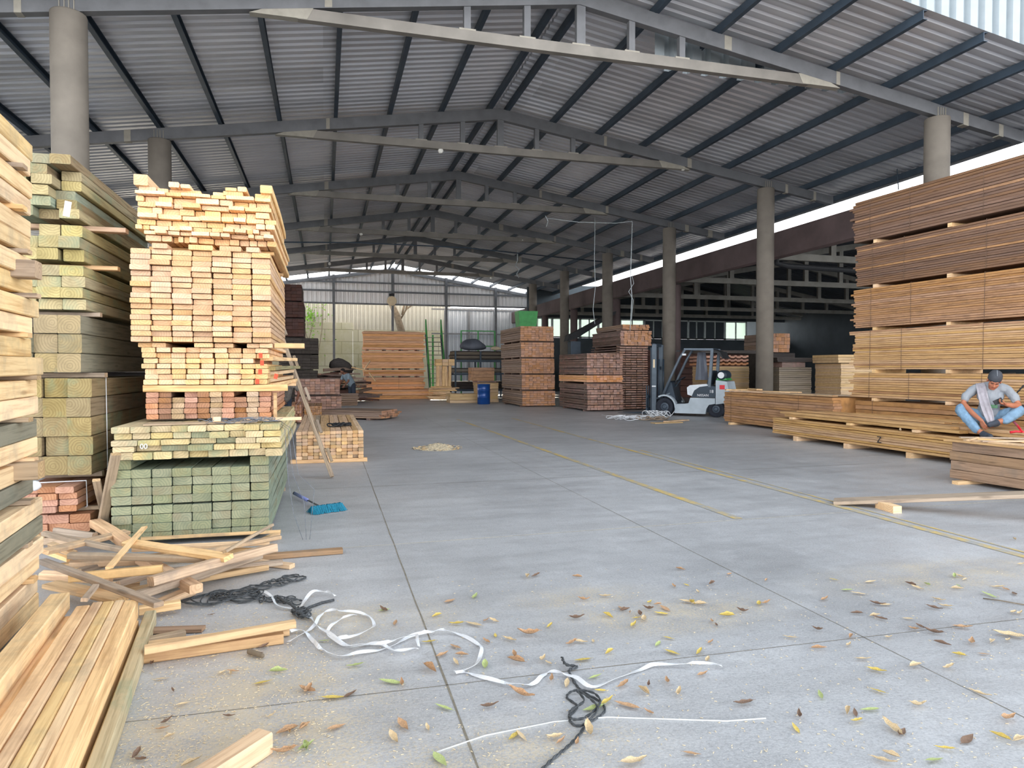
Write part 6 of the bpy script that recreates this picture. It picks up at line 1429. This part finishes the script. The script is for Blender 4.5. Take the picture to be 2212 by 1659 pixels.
cluster = [(1490, 232), (1530, 250), (1560, 275), (1590, 282), (1610, 235), (1650, 215), (1680, 232), (1665, 255), (1615, 205), (1575, 262), (1510, 240), (1330, 195), (1420, 180), (1720, 135), (1800, 210), (1830, 215), (1780, 205), (1950, 265), (2020, 245), (2090, 215), (2120, 210), (1905, 305), (1885, 288), (1700, 362), (1830, 425), (1715, 425), (1845, 520), (1610, 565), (1590, 595), (1610, 685), (1690, 550), (1370, 375), (1315, 378), (1300, 275), (1435, 265), (1150, 455), (1175, 470), (800, 435), (775, 300), (690, 265), (905, 375), (945, 350), (775, 470), (905, 285), (940, 288), (460, 240), (1030, 440), (1440, 425), (1960, 85), (1825, 160), (1775, 130), (1885, 125), (1750, 62), (2120, 110), (1120, 90), (1085, 95), (1300, 95), (1400, 590), (1430, 640), (1880, 380), (1200, 795), (1230, 810), (1300, 815), (1800, 865), (540, 560), (40, 768), (25, 860), (118, 748), (255, 750), (545, 745), (505, 800), (920, 660), (650, 755)]
for x, y in cluster: leaf(*Q(x, y), R.choice(('l_brn', 'l_brn', 'l_tan', 'l_drk', 'l_yel')), R.uniform(.06, .12))
right = [(325, 335), (590, 352), (1220, 315), (1250, 335), (1180, 315), (870, 370), (985, 370), (920, 397), (1210, 380), (1200, 402), (1420, 445, 1), (1600, 435), (1480, 390), (1540, 405), (1070, 480), (1040, 540), (1115, 525), (490, 575), (620, 592), (655, 612), (850, 612), (890, 685), (943, 672), (1030, 710), (1240, 675), (1300, 780), (1560, 730, 1), (1555, 765), (1450, 775), (1590, 570), (1640, 575), (215, 690), (225, 822), (450, 740), (435, 797), (20, 745), (540, 898), (635, 980), (905, 945), (1210, 868), (1390, 862), (1360, 1145), (635, 1122), (235, 1150), (430, 1270), (480, 1275), (580, 1255), (85, 1295), (740, 1385, 1), (810, 1415), (1110, 1530), (60, 1385), (730, 1575), (685, 1620), (1040, 1610), (1500, 1445), (1555, 1320), (1645, 1470), (1270, 1465), (420, 410), (265, 475), (500, 435), (640, 510), (690, 515), (1135, 960), (925, 1225), (490, 1335), (715, 745), (1095, 790), (1600, 50), (1650, 230)]
for q in right: leaf(*Q3(q[0], q[1]), R.choice(('l_brn', 'l_tan', 'l_tan', 'l_yel', 'l_grn', 'l_drk')), R.uniform(.07, .12) * (1.7 if len(q) > 2 else 1))
for x, y in ((555, 885), (1375, 575)): pass
left_ = [(1100, 1060), (1170, 1140), (1785, 845), (1750, 890), (1500, 1020), (1560, 1025), (1580, 1010), (1840, 1310), (1550, 1315), (1130, 1350), (1100, 1400), (1150, 1450), (920, 1580), (950, 1610), (1290, 1630), (1960, 1410), (2060, 1385), (1240, 1230), (1430, 625), (1030, 960), (1450, 910)]
for x, y in left_: leaf(x / 3.136, 1130 + y / 3.136, R.choice(('l_brn', 'l_tan', 'l_drk')), R.uniform(.05, .09))
for x, y, k, lab in ((1782, 1085, 'l_yel', 'bright yellow leaf on the sawdust right of the long timbers'), (1885, 1012, 'l_grn', 'dull green leaf near the boards right of the long timbers'), (2075, 1520, 'l_grn', 'small green leaf at the lower left beside the offcut block'), (2085, 1140, 'l_brn', 'long brown leaf pointing to the joint')): leaf(x / 3.136, 1130 + y / 3.136, k, .1, None, lab, 'fallen leaves with a shape of their own')
# cone-like knot of bark
mb = MB(); c = G(555, 1412, .02); caps(mb, [(c.x - .04, c.y + .04, .02, .016), (c.x + .03, c.y - .03, .018, .012)], 10); tag(mb.build('bark_piece', M['bark'], None, True), 'dark knobbly bark piece on the sawdust below the boards', 'bark')
tw_ = [G(*Q3(1380, 465), .006), G(*Q3(1500, 480), .01), G(*Q3(1700, 515), .006)]
wire(tw_, .004, 'bark', 'long thin twig at the right edge under the large leaf', 'twig', 'twig', 5)
rr = random.Random(21); mb = MB()
for k in range(2600):
    u = rr.random()
    if u < .6: px, py = rr.uniform(180, 720), rr.uniform(1300, 1659)
    else: px, py = rr.uniform(300, 2212), rr.uniform(1230, 1659)
    p = G(px, py, 0); q = rr.uniform(.001, .0035); a = rr.uniform(0, 3.14)
    mb.box((p.x, p.y, .003), (q * 4, q, .002), Matrix.Rotation(a, 3, 'Z'))
tag(mb.build('wood_shavings', M['cream']), 'fine pale wood shavings scattered over the yard floor', 'shavings', kind='stuff')
